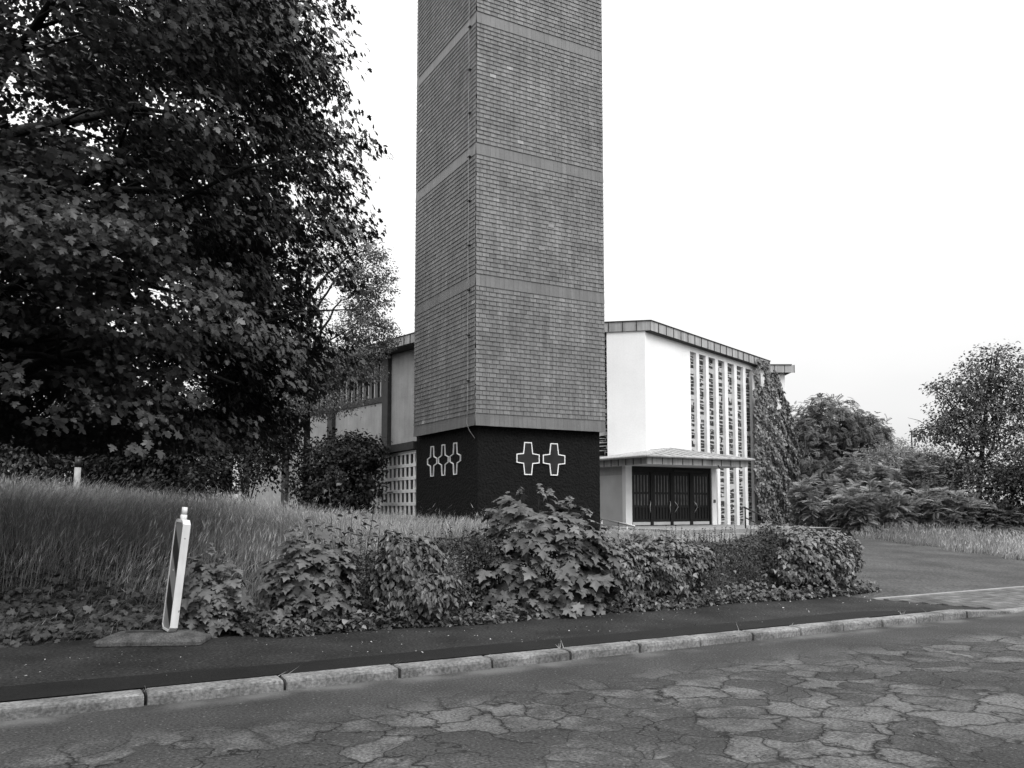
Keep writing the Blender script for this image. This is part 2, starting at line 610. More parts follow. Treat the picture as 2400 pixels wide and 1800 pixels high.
def frond(pairs, droop, ll=0.30, lw=0.055):
    v, f = [], []
    zf = lambda y: 0.12 * y - droop * y * y
    v += [(-0.008, 0, 0), (0.008, 0, 0), (0, 1, zf(1))]
    f += [(0, 1, 2)]
    for i in range(pairs):
        y = 0.14 + 0.82 * i / (pairs - 1)
        L_ = ll * (0.75 + 0.5 * math.sin(math.pi * (0.15 + 0.8 * i / pairs)))
        for s in (-1, 1):
            dx, dy = s * 0.88, 0.46
            bx, by, bz = 0, y, zf(y)
            tx, ty = bx + dx * L_, by + dy * L_
            px, py = -dy * s * lw, dx * s * lw
            k = len(v)
            v += [(bx, by, bz), ((bx + tx) / 2 + px, (by + ty) / 2 + py, bz - 0.01), (tx, ty, bz - 0.10), ((bx + tx) / 2 - px, (by + ty) / 2 - py, bz - 0.01)]
            f += [(k, k + 1, k + 2), (k, k + 2, k + 3)]
    return np.array(v, float), np.array(f)


FROND = frond(8, 0.5, 0.30, 0.08)
FROND_LO = frond(5, 0.4, 0.36, 0.10)


def one_leaf_meshes(name, tpls, mat_, tones):
    out = []
    for i, t in enumerate(tones):
        v, f = tpls[i % len(tpls)]
        out.append(tri_mesh(name, v, f, np.full(len(f), t), mat_))
    return out

# ================================================================== THE SETTING


def axis(segs):
    out = []
    for a, b, st in segs:
        out += list(np.arange(a, b, st))
    return np.array(out + [segs[-1][1]])


def grid_sheet(name, us, vs_, zfun, m, clip=None):
    U, Vv = np.meshgrid(us, vs_)
    X = U * RX - Vv * RY
    Y = U * RY + Vv * RX
    Z = zfun(X, Y)
    V = np.stack([X, Y, Z], -1).reshape(-1, 3)
    nu, nv = len(us), len(vs_)
    i, j = np.meshgrid(np.arange(nu - 1), np.arange(nv - 1))
    a = (j * nu + i).ravel()
    T = np.concatenate([np.stack([a, a + 1, a + nu + 1], 1), np.stack([a, a + nu + 1, a + nu], 1)])
    if clip is not None:
        uc = (U.ravel()[T]).mean(1)
        vc = (Vv.ravel()[T]).mean(1)
        T = T[clip(uc, vc)]
    me = tri_mesh(name, V, T, None, m)
    me.polygons.foreach_set('use_smooth', [True] * len(me.polygons))
    o = bpy.data.objects.new(name, me)
    link(o)
    o['kind'] = 'structure'
    return o


ground = grid_sheet('ground', axis([(-900, -60, 40), (-60, -22, 2), (-22, 34, 0.45), (34, 90, 4), (90, 900, 45)]),
                    axis([(-500, -20, 40), (-20, 8, 3), (8, 14, 0.18), (14, 34, 0.5), (34, 90, 4), (90, 1200, 60)]), zg, M['soil'])

rd = MB().sbox(-120, 160, -1.5, 6.98, -0.3, 0.0)
road = rd.make('road', M['road'])
# object coordinates follow the street: rebuild in the street frame
road.data.transform(Matrix.Rotation(-YAW, 4, 'Z'))
road.rotation_euler = (0, 0, YAW)
road['kind'] = 'structure'
far_pave = MB().sbox(-120, 160, -5.0, -1.5, -0.3, 0.09).make('pavement', M['pave'])
far_pave['kind'] = 'structure'

# pavement with the fresh asphalt strip, the kerb stones and the brick crossing
pv = MB()
pv.prism([S(-60, 7.2, 0.088), S(10.9, 7.2, 0.088), S(10.9, 9.4, 0.088), S(2.6, 9.4, 0.088), S(1.5, 10.1, 0.088), S(-60, 10.1, 0.088)], (0, 0, -0.3))
pavement = pv.make('pavement', M['pave'])
pavement['kind'] = 'structure'
rp = MB()
rp_t = [S(10.9, 7.2, 0.088), S(11.95, 7.2, 0.034), S(11.15, 8.58, 0.084), S(11.1, 9.4, 0.088), S(10.9, 9.4, 0.088)]
rp.add(rp_t + [(x, y, -0.1) for x, y, z in rp_t], [(0, 1, 2), (0, 2, 4), (2, 3, 4), (0, 5, 6, 1), (1, 6, 7, 2), (2, 7, 8, 3), (3, 8, 9, 4), (4, 9, 5, 0)])
rp.make('dropped_end', M['pave'], pavement)
st_ = MB()
bot, top = [], []
for u in np.arange(-24, 10.85, 0.35):
    w = 7.66 + 0.17 * float(ss(2.5, -2.0, u)) + 0.014 * math.sin(u * 2.1) + 0.01 * math.sin(u * 5.3 + 1)
    if u > 9.6:
        w -= 0.44 * float(ss(9.4, 10.8, u))
    bot.append(S(u, 7.185, 0.0925))
    top.append(S(u, w, 0.0925))
n_ = len(bot)
st_.add(bot + top, [(i, i + 1, n_ + i + 1, n_ + i) for i in range(n_ - 1)])
patch = st_.make('asphalt_patch', M['patch'], pavement)
patch['label'] = 'dark strip of fresh asphalt behind the kerb'


def kerb_mesh(seed, low=False):
    r = np.random.default_rng(seed)
    hz = 0.092 if not low else 0.03
    prof = [(0.004, -0.12), (0.0, hz - 0.03), (0.007, hz - 0.010), (0.028, hz), (0.20, hz + 0.001), (0.20, -0.12)]
    xs = [0.006, 0.018, 0.14, 0.29, 0.43, 0.57, 0.71, 0.86, 0.982, 0.994]
    v, f = [], []
    for i, x in enumerate(xs):
        e = 0.010 if i in (0, len(xs) - 1) else 0.0
        for k, (a, z) in enumerate(prof):
            jj = 0.0045 if 1 <= k <= 3 else 0.0
            v.append((x, a + (e if k in (1, 2) else 0) + r.uniform(-jj, jj), z - (e if k in (2, 3, 4) else 0) + r.uniform(-jj, jj) * (0.8 if k > 1 else 0)))
    m = len(prof)
    for i in range(len(xs) - 1):
        for k in range(m - 1):
            f.append((i * m + k, (i + 1) * m + k, (i + 1) * m + k + 1, i * m + k + 1))
    f.append(tuple(range(m)))
    f.append(tuple(range((len(xs) - 1) * m, len(xs) * m))[::-1])
    me = bpy.data.meshes.new('kerb_stone')
    me.from_pydata(v, [], f)
    me.materials.append(M['kerb'])
    return me


KM = [kerb_mesh(i) for i in range(5)]
KL = [kerb_mesh(20 + i, True) for i in range(2)]
joints = list(np.arange(-9.33, -0.2, 1.0)) + [-0.30, 0.71, 1.76, 2.76, 3.68, 4.55, 5.40, 6.22, 7.0, 7.76, 8.50, 9.22, 9.87, 10.45, 10.96]
for i in range(len(joints) - 1):
    o = bpy.data.objects.new('kerb_stone', KM[i % 5])
    link(o, pavement)
    o.matrix_basis = Matrix.Rotation(YAW, 4, 'Z') @ Matrix.Translation((joints[i], 6.95 + 0.008 * math.sin(i * 2.3), 0.003 * math.sin(i * 1.7))) @ Matrix.Diagonal((joints[i + 1] - joints[i] - 0.014, 1, 1, 1))
rk = MB()
a = [S(10.97, 6.95, -0.1), S(10.97, 6.95, 0.085), S(10.97, 7.15, 0.09), S(10.97, 7.15, -0.1)]
b = [S(11.95, 6.95, -0.1), S(11.95, 6.95, 0.028), S(11.95, 7.15, 0.032), S(11.95, 7.15, -0.1)]
rk.add(a + b, [(0, 1, 2, 3), (7, 6, 5, 4), (0, 4, 5, 1), (1, 5, 6, 2), (2, 6, 7, 3), (3, 7, 4, 0)])
rk.make('kerb_stone', M['kerb'], pavement)
for i, u in enumerate(np.arange(11.96, 24, 1.0)):
    o = bpy.data.objects.new('kerb_stone', KL[i % 2])
    link(o, pavement)
    o.matrix_basis = Matrix.Rotation(YAW, 4, 'Z') @ Matrix.Translation((u, 6.95, 0)) @ Matrix.Diagonal((0.99, 1, 1, 1))

cb = MB()
cb.prism([S(11.97, 7.15, 0.015), S(24, 7.15, 0.015), S(24, 8.56, 0.062), S(11.17, 8.56, 0.062)], (0, 0, -0.3))
crossing = cb.make('crossing', M['soil'])
crossing['kind'] = 'structure'


def paver_mesh(seed, tone):
    a, b, h = 0.213, 0.104, 0.05
    c = 0.006
    v = [(0, 0, -h), (a, 0, -h), (a, b, -h), (0, b, -h), (0, 0, -c), (a, 0, -c), (a, b, -c), (0, b, -c), (c, c, 0), (a - c, c, 0), (a - c, b - c, 0), (c, b - c, 0)]
    f = [(0, 1, 5, 4), (1, 2, 6, 5), (2, 3, 7, 6), (3, 0, 4, 7), (4, 5, 9, 8), (5, 6, 10, 9), (6, 7, 11, 10), (7, 4, 8, 11), (8, 9, 10, 11)]
    me = bpy.data.meshes.new('paver')
    me.from_pydata(v, [], f)
    at = me.attributes.new('tone', 'FLOAT', 'FACE')
    at.data.foreach_set('value', [tone] * len(f))
    me.materials.append(M['paver'])
    return me


PM = [paver_mesh(i, t) for i, t in enumerate((0.8, 0.95, 1.1, 1.3, 1.0, 1.5))]
pl = []
for r_ in range(12):
    v = 7.16 + r_ * 0.1165
    u0 = 11.98 - 0.80 * (v - 7.16) / 1.4 + (0.11 if r_ % 2 else 0)
    for k in range(60):
        pl.append((u0 + k * 0.2205, v))
pl.sort(key=lambda q: q[0] + 0.6 * q[1])
tilt = math.atan2(0.045, 1.4)
rest_v, rest_f, rest_t = [], [], []
for i, (u, v) in enumerate(pl):
    z = 0.036 + (v - 7.16) * 0.0335 + random.uniform(-0.002, 0.002)
    Mx = Matrix.Rotation(YAW, 4, 'Z') @ Matrix.Translation((u, v, z)) @ Matrix.Rotation(tilt, 4, 'X')
    if i < 300:
        o = bpy.data.objects.new('paver', random.choice(PM))
        link(o, crossing)
        o.matrix_basis = Mx
    elif u < 22:
        k = len(rest_v)
        rest_v += [tuple(Mx @ q.co) for q in PM[0].vertices]
        rest_f += [tuple(k + j for j in p.vertices) for p in PM[0].polygons]
        rest_t += [random.uniform(0.8, 1.4)] * len(PM[0].polygons)
me = bpy.data.meshes.new('pavers_beyond')
me.from_pydata(rest_v, [], rest_f)
at = me.attributes.new('tone', 'FLOAT', 'FACE')
at.data.foreach_set('value', rest_t)
me.materials.append(M['paver'])
o = bpy.data.objects.new('pavers_beyond', me)
link(o, crossing)
o['kind'] = 'stuff'
for i, u in enumerate(np.arange(11.2, 26, 1.0)):
    MB().sbox(u, u + 0.992, 8.565, 8.645, -0.1, 0.092 + 0.002 * math.sin(i * 3)).make('edging_stone', M['edging'], crossing)

lot = grid_sheet('asphalt_lot', axis([(10.8, 30, 0.4)]), axis([(8.65, 27, 0.3)]), lambda x, y: zg(x, y) + 0.03, M['lot'],
                 lambda u, v: (u > 11.0 + 0.35 * np.clip(v - 9.3, 0, 30)) & (u < 20.4 + 0.36 * (v - 11) + 0.18 * np.sin(v * 3.1) + 0.1 * np.sin(v * 7.7)) & (v < 24))

# terrace before the church door
terr = MB().sbox(15.6, 22.1, 18.32, 40.0, -0.3, 0.848)
terrace = terr.make('terrace', M['stone'])
terrace['kind'] = 'structure'

# ================================================================== TOWER
TC = (-0.984, 22.0)
TW = 4.238
BANDS = [4.009, 7.803, 11.462, 15.213, 18.95]     # tops of the plain bands
BH = 0.337
ZB = BANDS[0] - BH
ZT = 20.6
TL = (-RY, RX)
WR = (TC, (RX, RY), (RY, -RX))                    # right-hand face: t along the street
WL = (TC, TL, (-RX, -RY))                         # left-hand face: t away from the street
tower = thing('church_tower', 'tall square bell tower hung with grey slates over a black rendered base', 'tower', (TC[0], TC[1], 0.6), YAW)
cu, cv = UV(*TC)
MB().sbox(cu + 0.03, cu + TW - 0.03, cv + 0.03, cv + TW - 0.03, ZB + 0.01, ZT).make('tower_core', M['core'], tower)
INS = 0.17
MB().sbox(cu + INS, cu + TW - 0.085, cv + INS, cv + TW + 0.19, 0.2, ZB + 0.05).make('tower_base', M['black_render'], tower)


def slate_mesh(w, h, tone, name, seed, m, g=0.0055):
    r = np.random.default_rng(seed)
    j = lambda s: r.uniform(-s, s)
    th = 0.008
    # lower edge stands out over the course below; small irregular corners
    v = [(g, 0.024, j(.003)), (w - g, 0.024, j(.003)), (w - g, 0.004, h), (g, 0.004, h),
         (g, 0.024 - th, 0.004), (w - g, 0.024 - th, 0.004), (w - g, -0.004, h), (g, -0.004, h)]
    f = [(0, 1, 2, 3), (7, 6, 5, 4), (0, 4, 5, 1), (1, 5, 6, 2), (3, 7, 4, 0), (2, 6, 7, 3)]
    f = [q[::-1] for q in f]
    me = bpy.data.meshes.new(name)
    me.from_pydata(v, [], f)
    at = me.attributes.new('tone', 'FLOAT', 'FACE')
    at.data.foreach_set('value', [tone] * len(f))
    me.materials.append(m)
    return me


def face_matrix(W, t, z):
    p, d, n = W
    return Matrix(((d[0], n[0], 0, p[0] + d[0] * t), (d[1], n[1], 0, p[1] + d[1] * t), (0, 0, 1, z), (0, 0, 0, 1)))


tinv = wmat(tower).inverted()
SLW = 0.212
SL = [slate_mesh(SLW, 0.138, t, 'slate', i, M['slate']) for i, t in enumerate((0.84, 0.92, 0.97, 1.02, 1.06, 1.12, 0.94, 1.0))]
BDW = TW / 29
BD = [slate_mesh(BDW, BH + 0.004, t, 'band_slate', 50 + i, M['band'], 0.0022) for i, t in enumerate((0.9, 0.97, 1.03, 1.1, 1.0, 1.25))]
pieces = []            # joined remainder
n_single = 0
for fi, W in enumerate((WR, WL)):
    for bi, zt in enumerate(BANDS):
        if bi < 4:
            for k in range(29):
                o = bpy.data.objects.new('band_slate', BD[random.choice((0, 1, 1, 2, 2, 3, 4, 4, 4)) if random.random() > 0.03 else 5])
                link(o, tower)
                o.matrix_basis = tinv @ face_matrix(W, k * BDW, zt - BH)
        else:
            for k in range(29):
                pieces.append((W, k * BDW, zt - BH, BDW, BH, 1.0))
    lo = [(BANDS[i], (BANDS[i + 1] - BH) if i < 4 else ZT) for i in range(5)]
    for seg, (z0, z1) in enumerate(lo):
        nr = round((z1 - z0) / 0.1235)
        ex = (z1 - z0) / nr
        for r_ in range(nr):
            z = z0 + r_ * ex
            off = -(0.5 if r_ % 2 else 0.0) * SLW + random.uniform(-0.018, 0.018)
            t = off
            while t < TW - 0.012:
                a, b = max(t, 0.0), min(t + SLW, TW)
                if TW - b < 0.05:
                    b = TW
                tone = float(np.clip(rng.normal(1.0, 0.085), 0.7, 1.25))
                if rng.random() < 0.0022:
                    tone = 1.9
                full = (b - a) > SLW - 0.002 and (b - a) < SLW + 0.002
                if fi == 0 and full and n_single < 300 and seg == 0:
                    o = bpy.data.objects.new('slate', SL[int(rng.integers(0, 8))])
                    link(o, tower)
                    o.matrix_basis = tinv @ face_matrix(W, a, z)
                    n_single += 1
                elif b - a > 0.02:
                    pieces.append((W, a, z, b - a, ex + 0.012, tone))
                t += SLW
V, F, TN = [], [], []
for W, t, z, w, h, tone in pieces:
    p, d, n = W
    k = len(V)
    jz = random.uniform(-0.003, 0.003)
    eo = random.uniform(-0.002, 0.003)
    for (tt, e, zz) in ((0.0055, 0.024 + eo, jz), (w - 0.0055, 0.024 + eo, jz), (w - 0.0055, 0.004, h), (0.0055, 0.004, h),
                        (0.0055, 0.012, jz + 0.004), (w - 0.0055, 0.012, jz + 0.004), (w - 0.0055, -0.004, h), (0.0055, -0.004, h)):
        V.append(tuple(tinv @ Vector((p[0] + d[0] * (t + tt) + n[0] * e, p[1] + d[1] * (t + tt) + n[1] * e, z + zz))))
    q = [(0, 1, 2, 3), (0, 4, 5, 1), (1, 5, 6, 2), (3, 7, 4, 0)]
    if W is WR:
        pass
    F += [tuple(k + i for i in f) for f in q]
    TN += [tone] * 4
me = bpy.data.meshes.new('slates')
me.from_pydata(V, [], F)
at = me.attributes.new('tone', 'FLOAT', 'FACE')
at.data.foreach_set('value', TN)
me.materials.append(M['slate'])
o = bpy.data.objects.new('slates', me)
link(o, tower)
o['kind'] = 'stuff'

# white chips and runs on the slates
ch = MB()
for i in range(70):
    W = WR if i % 2 else WL
    t, z = random.uniform(0.05, TW - 0.1), ZB + random.random() ** 1.6 * 8
    if random.random() < 0.6:
        ch.wbox(W, t, t + random.uniform(0.006, 0.012), 0.0255, 0.028, z, z + random.uniform(0.03, 0.13))
    else:
        ch.wbox(W, t, t + random.uniform(0.02, 0.07), 0.0255, 0.028, z, z + random.uniform(0.006, 0.014))
z = ZB + 0.05
while z < 9.2:                                                  # pale worn arris of the corner
    h = random.uniform(0.03, 0.16)
    if random.random() < 0.55:
        ch.wbox(WR, -0.004, 0.010, 0.024, 0.028, z, z + h)
    z += h + random.uniform(0.02, 0.3)
o = ch.make('chipped_edges', M['edging'], tower)
o['kind'] = 'stuff'
# pale replacement slates
for t, z in ((1.98, 7.803 + 0.95), (2.3, 7.803 + 1.65)):
    MB().wbox(WR, t, t + 0.19, 0.0255, 0.029, z, z + 0.115).make('patch_slate', M['edging'], tower)

# lightning conductor on the left-hand face near the corner
path = []
for z in np.arange(20.4, 4.2, -0.5):
    path.append((z, 0.34 + 0.012 * math.sin(z * 3.1)))
pts = []
for z, t in path:
    pts.append((TC[0] + TL[0] * t - RX * 0.06, TC[1] + TL[1] * t - RY * 0.06, z))
for z, t, e in ((4.1, 0.33, 0.07), (3.95, 0.37, 0.06), (3.75, 0.40, 0.05), (3.55, 0.33, 0.0), (3.35, 0.22, -0.10)):
    pts.append((TC[0] + TL[0] * t - RX * e, TC[1] + TL[1] * t - RY * e, z))
cable = MB().tube(pts, 0.010, 6).make('lightning_cable', M['grey_metal'], tower, True)
for z in np.arange(4.9, 20, 1.25):
    MB().wbox(WL, 0.28, 0.40, 0.0, 0.075, z, z + 0.025).make('cable_bracket', M['dark_metal'], cable)


def cross_outline(W, tc, zc, hw, hh, aw, tip, e0, inner):
    """flared upright cross: closed white outline; hw half span of the arms, hh half height"""
    tw, th, rh = aw * 0.76, tip, 0.148
    o_ = [(-tw, hh), (tw, hh), (aw, rh), (hw, th), (hw, -th), (aw, -rh),
          (tw, -hh), (-tw, -hh), (-aw, -rh), (-hw, -th), (-hw, th), (-aw, rh)]
    lw = 0.026
    k = len(o_)
    inn = []
    for i in range(k):
        p, a, b = [np.array(o_[j % k]) for j in (i, i - 1, i + 1)]
        d1 = (p - a) / np.linalg.norm(p - a)
        d2 = (b - p) / np.linalg.norm(b - p)
        n1, n2 = np.array([d1[1], -d1[0]]), np.array([d2[1], -d2[0]])
        bis = n1 + n2
        bis = bis / np.dot(bis, n1)
        inn.append(tuple(p + bis * lw))
    p, d, n = W

    def w3(q, e):
        return (p[0] + d[0] * (tc + q[0]) + n[0] * e, p[1] + d[1] * (tc + q[0]) + n[1] * e, zc + q[1])
    mb = MB()
    vs_ = [w3(q, e0 + 0.03) for q in o_] + [w3(q, e0 + 0.03) for q in inn] + [w3(q, e0 - 0.01) for q in o_] + [w3(q, e0 - 0.01) for q in inn]
    fs_ = []
    for i in range(k):
        j = (i + 1) % k
        fs_ += [(i, j, k + j, k + i), (i, 2 * k + i, 2 * k + j, j), (k + i, k + j, 3 * k + j, 3 * k + i)]
    mb.add(vs_, fs_)
    c = mb.make('cross_outline', M['white_line'], tower)
    if inner:
        MB().prism([w3(q, e0 + 0.012) for q in inn], (-n[0] * 0.03, -n[1] * 0.03, 0)).make('cross_panel', M['cross_panel'], c)


EB = -INS
for tc in (1.72, 2.57):
    cross_outline(WR, tc, 2.842, 0.37, 0.455, 0.157, 0.122, EB, True)
for tc in (1.555, 2.36, 3.17):
    cross_outline(WL, tc, 2.866, 0.355, 0.455, 0.14, 0.085, EB, False)

# low link wing with the lattice window, left of the tower
wing = thing('link_wing', 'low dark flat-roofed wing with white concrete lattice window beside the tower', 'wing', S(cu, cv + 6, 0.6), YAW)
LW_ = (S(cu + INS + 0.05, cv + TW - 0.05)[:2], TL, (-RX, -RY))
MB().wbox(LW_, 0.30, 6.0, -2.4, -0.12, 0.2, 3.30).make('wing_wall', M['black'], wing)
MB().wbox(LW_, 0.25, 6.2, -2.5, 0.16, 3.32, 3.56).make('roof_edge', M['soffit'], wing)
CW, CHh = 0.378, 0.412
z0 = 1.19
T0 = 0.36
for r_ in range(6):
    zz = z0 + r_ * CHh
    MB().wbox(LW_, T0, T0 + 4.2, -0.06, 0.020, zz - 0.056, zz - 0.004).make('lattice_rail', M['lattice'], wing)
    MB().wbox(LW_, T0, T0 + 4.2, -0.06, 0.016, zz, zz + 0.050).make('lattice_rail', M['lattice'], wing)
for r_ in range(5):
    for k in range(11):
        t = T0 + k * CW + 0.11
        zz0, zz1 = z0 + r_ * CHh + 0.050, z0 + (r_ + 1) * CHh - 0.056
        MB().wbox(LW_, t, t + 0.13, -0.06, 0.010, zz0, zz1).make('lattice_bar', M['lattice'], wing)
        x0, x1 = t + 0.13, t + CW
        pn = MB().wbox(LW_, x0, x1, -0.09, -0.016, zz0 - 0.002, zz1 + 0.002).make('lattice_pane', M['lattice_glass'], wing)
        q = MB()
        for _ in range(7):
            a, b = random.uniform(x0 + 0.02, x1 - 0.06), random.uniform(zz0 + 0.02, zz1 - 0.07)
            q.wbox(LW_, a, a + random.uniform(0.02, 0.06), -0.017, -0.012, b, b + random.uniform(0.03, 0.12))
        q.make('glass_piece', M['cross_panel'], pn)

# ================================================================== CHURCH
P1 = (5.28, 31.16)
DR, NR = (0.6353, 0.7723), (0.7723, -0.6353)
DL, NL = (-0.982, 0.190), (-0.190, -0.982)
P0 = (P1[0] + DL[0] * 8.95, P1[1] + DL[1] * 8.95)
DW, NW = (-0.645, 0.764), (-0.764, -0.645)
FR, FL, FW = (P1, DR, NR), (P1, DL, NL), (P0, DW, NW)       # frames on the fascia line
HR = 8.60
FH = 0.39
ZTER = 0.85
church = thing('church_building', 'low modernist church hall with white walls, concrete glass strips and sheet metal roof edge', 'church', (P1[0], P1[1], ZTER))
IR, IL, IW = -0.22, -0.05, -0.75                              # wall planes behind the fascia lines
LR, LLn, LWn = 11.53, 8.95, 20.5
ZW = HR - FH

# white wall folded round the corner


def corner(W1, e1, W2, e2):
    a = np.array([W1[1], (-W2[1][0], -W2[1][1])]).T
    p1_ = np.array(W1[0]) + np.array(W1[2]) * e1
    p2_ = np.array(W2[0]) + np.array(W2[2]) * e2
    s_ = np.linalg.solve(a, p2_ - p1_)
    return p1_ + np.array(W1[1]) * s_[0]


def wp(W, t, e):
    return (W[0][0] + W[1][0] * t + W[2][0] * e, W[0][1] + W[1][1] * t + W[2][1] * e)


ring = [wp(FL, 1.68, IL), corner(FL, IL, FR, IR), wp(FR, 3.60, IR), wp(FR, 3.60, IR - 0.35), corner(FL, IL - 0.35, FR, IR - 0.35), wp(FL, 1.68, IL - 0.35)]
MB().prism([(x, y, 0.3) for x, y in ring], (0, 0, ZW - 0.2)).make('white_wall', M['white_wall'], church)
# side wall towards the trees
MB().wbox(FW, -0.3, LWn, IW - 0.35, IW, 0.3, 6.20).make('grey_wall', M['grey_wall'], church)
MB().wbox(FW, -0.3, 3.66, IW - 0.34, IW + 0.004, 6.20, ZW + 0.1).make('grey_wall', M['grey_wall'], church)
MB().wbox(FW, 3.66, LWn, IW - 0.40, IW - 0.2, 6.2, 7.95).make('window_glass', M['glass'], church)
MB().wbox(FW, 3.66, LWn, IW - 0.34, IW - 0.01, 7.95, ZW + 0.1).make('window_lintel', M['soffit'], church)
MB().wbox(FW, 3.66, LWn, IW - 0.02, IW + 0.06, 6.15, 6.40).make('window_sill', M['seam'], church)
for t in np.arange(4.62, LWn, 0.52):
    MB().wbox(FW, t, t + 0.075, IW - 0.22, IW - 0.05, 6.38, 7.96).make('mullion', M['porch_wall'], church)
for t in (3.64, 8.7, 13.72, 18.9):
    MB().wbox(FW, t, t + 0.48, IW - 0.1, IW + 0.2, 0.3, ZW + 0.05).make('wall_pier', M['seam'], church)
# wall beyond the white part on the left, and its glass strips
strip_no = 0


def glass_strip(W, t0, t1, ein, z0, z1, seed, sun_z=None):
    """cast concrete panel set with many small pieces of dark glass"""
    r = np.random.default_rng(seed)
    pan = MB().wbox(W, t0 - 0.01, t1 + 0.01, ein - 0.08, ein, z0, z1).make('glass_strip', M['glass_conc'], church)
    q = MB()
    p, d, n = W
    z = z0 + 0.04
    w = t1 - t0
    while z < z1 - 0.10:
        h = r.uniform(0.05, 0.17)
        k = r.integers(2, 5)
        cuts = np.sort(r.uniform(0.05, 0.95, k - 1)) if k > 1 else np.array([])
        cuts = np.concatenate([[0.0], cuts, [1.0]])
        sl = r.uniform(-0.05, 0.05)
        for i in range(k):
            a, b = t0 + w * cuts[i] + 0.010, t0 + w * cuts[i + 1] - 0.010
            if b - a < 0.03 or r.random() < 0.10:
                continue
            j = lambda: r.uniform(-0.012, 0.012)
            za = z + sl * cuts[i] + j()
            zb = z + sl * cuts[i + 1] + j()
            hh = h * r.uniform(0.62, 0.95)
            pts = [(a + j(), za), (b + j(), zb), (b + j(), zb + hh), (a + j(), za + hh)]
            pts = [(min(max(x, t0 + 0.003), t1 - 0.003), y) for x, y in pts]
            e = ein + 0.004
            q.prism([(p[0] + d[0] * x + n[0] * e, p[1] + d[1] * x + n[1] * e, y) for x, y in pts], (-n[0] * 0.02, -n[1] * 0.02, 0))
        z += h
    g = q.make('glass_pieces', M['glass'], pan)
    g['kind'] = 'stuff'


EDG = [3.60, 4.15, 4.41, 5.03, 5.29, 5.95, 6.22, 6.86, 7.17, 7.86, 8.14, 8.81, 9.10, 9.81, 10.10, 10.85]
for i in range(8):
    a, b = EDG[2 * i], EDG[2 * i + 1]
    glass_strip(FR, a - 0.02, b + 0.02, IR - 0.14, ZTER, ZW - 0.28, 100 + i)
    if i < 7:
        c = EDG[2 * i + 2]
        MB().wbox(FR, b, c, IR - 0.36, IR, 0.3, ZW - 0.25).make('pillar', M['pillar'], church)
MB().wbox(FR, 3.60, LR - 0.22, IR - 0.355, IR - 0.002, ZW - 0.25, ZW + 0.1).make('beam', M['pillar'], church)
MB().wbox(FR, 10.85, LR - 0.22, IR - 0.36, IR, 0.3, ZW - 0.25).make('end_wall', M['white_wall'], church)
for i in range(3):
    a = 1.70 + i * 0.92
    glass_strip(FL, a, a + 0.68, IL - 0.30, ZTER, ZW - 0.1, 140 + i)
    MB().wbox(FL, a + 0.66, a + 0.92, IL - 0.5, IL - 0.06, 0.3, ZW).make('pillar', M['pillar'], church)
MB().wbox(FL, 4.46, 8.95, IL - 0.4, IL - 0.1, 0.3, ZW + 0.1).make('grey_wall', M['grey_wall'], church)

# roof slab and its sheet-metal edge
E2 = (P1[0] + DR[0] * LR, P1[1] + DR[1] * LR)
E3 = (P0[0] + DW[0] * LWn, P0[1] + DW[1] * LWn)
back = [(E2[0] - 9, E2[1] + 11), (E3[0] + 7, E3[1] + 7)]


def inset(p, q):
    return (p[0] + (q[0] - p[0]) * 0.01, p[1] + (q[1] - p[1]) * 0.01)


cen = (1.0, 42.0)
poly = [inset(q, cen) for q in (P1, E2, back[0], back[1], E3, P0)]
MB().prism([(x, y, HR - FH + 0.05) for x, y in poly], (0, 0, FH - 0.09)).make('roof', M['roof_sheet'], church)


def fascia(W, L_, pan, off=0.0):
    MB().wbox(W, 0, L_, -0.20, -0.02, HR - FH, HR - 0.012).make('roof_edge', M['seam'], church)
    MB().wbox(W, 0, L_, -0.30, 0.035, HR - 0.012, HR + 0.014).make('edge_cap', M['seam'], church)
    t = off
    ks = []
    while t < L_:
        ks.append(t)
        t += pan
    for a in ks:
        b = min(a + pan, L_)
        if b - a > 0.05:
            MB().wbox(W, max(a, 0) + 0.016, b - 0.016, -0.05, 0.0, HR - FH + 0.004, HR - 0.016).make('fascia_panel', M['lead'], church)
        if b < L_ - 0.01:
            MB().wbox(W, b - 0.013, b + 0.013, -0.02, 0.022, HR - FH + 0.002, HR - 0.014).make('fascia_seam', M['seam'], church)


fascia(FR, LR, 0.60)
fascia(FL, LLn, 0.53)
fascia(FW, LWn, 0.47, 0.1)
MB().wbox(FR, 0.0, LR, IR - 0.1, -0.05, HR - FH - 0.03, HR - FH + 0.045).make('soffit', M['soffit'], church)
MB().wbox(FW, 0.0, LWn, IW - 0.1, -0.05, HR - FH - 0.03, HR - FH + 0.045).make('soffit', M['soffit'], church)

# short wing behind the right-hand end
wg = thing('rear_wing', 'small white wing with metal-edged flat roof behind the ivy', 'wing', (12.9, 42.0, ZTER))
MB().box(12.2, 13.72, 41.35, 47, 0.3, 8.21).make('wing_wall', M['white_wall'], wg)
MB().box(11.9, 13.96, 41.12, 47.2, 8.20, 8.60).make('roof', M['seam'], wg)
for k in range(4):
    x = 12.80 + k * 0.49 - 0.15
    MB().box(max(x + 0.016, 12.2), min(x + 0.474, 13.95), 41.07, 41.13, 8.21, 8.585).make('fascia_panel', M['lead'], wg)
    if k < 3:
        MB().box(x + 0.478, x + 0.502, 41.055, 41.12, 8.20, 8.59).make('fascia_seam', M['seam'], wg)
MB().box(11.9, 13.99, 41.03, 47.2, 8.59, 8.62).make('edge_cap', M['seam'], wg)

# ------------------------------------------------------------------ porch with the four doors (parts of the church)
VD = 23.23
VF = 21.59
UL, UR = 17.11, 21.65
ZS, ZF = 2.925, 3.17
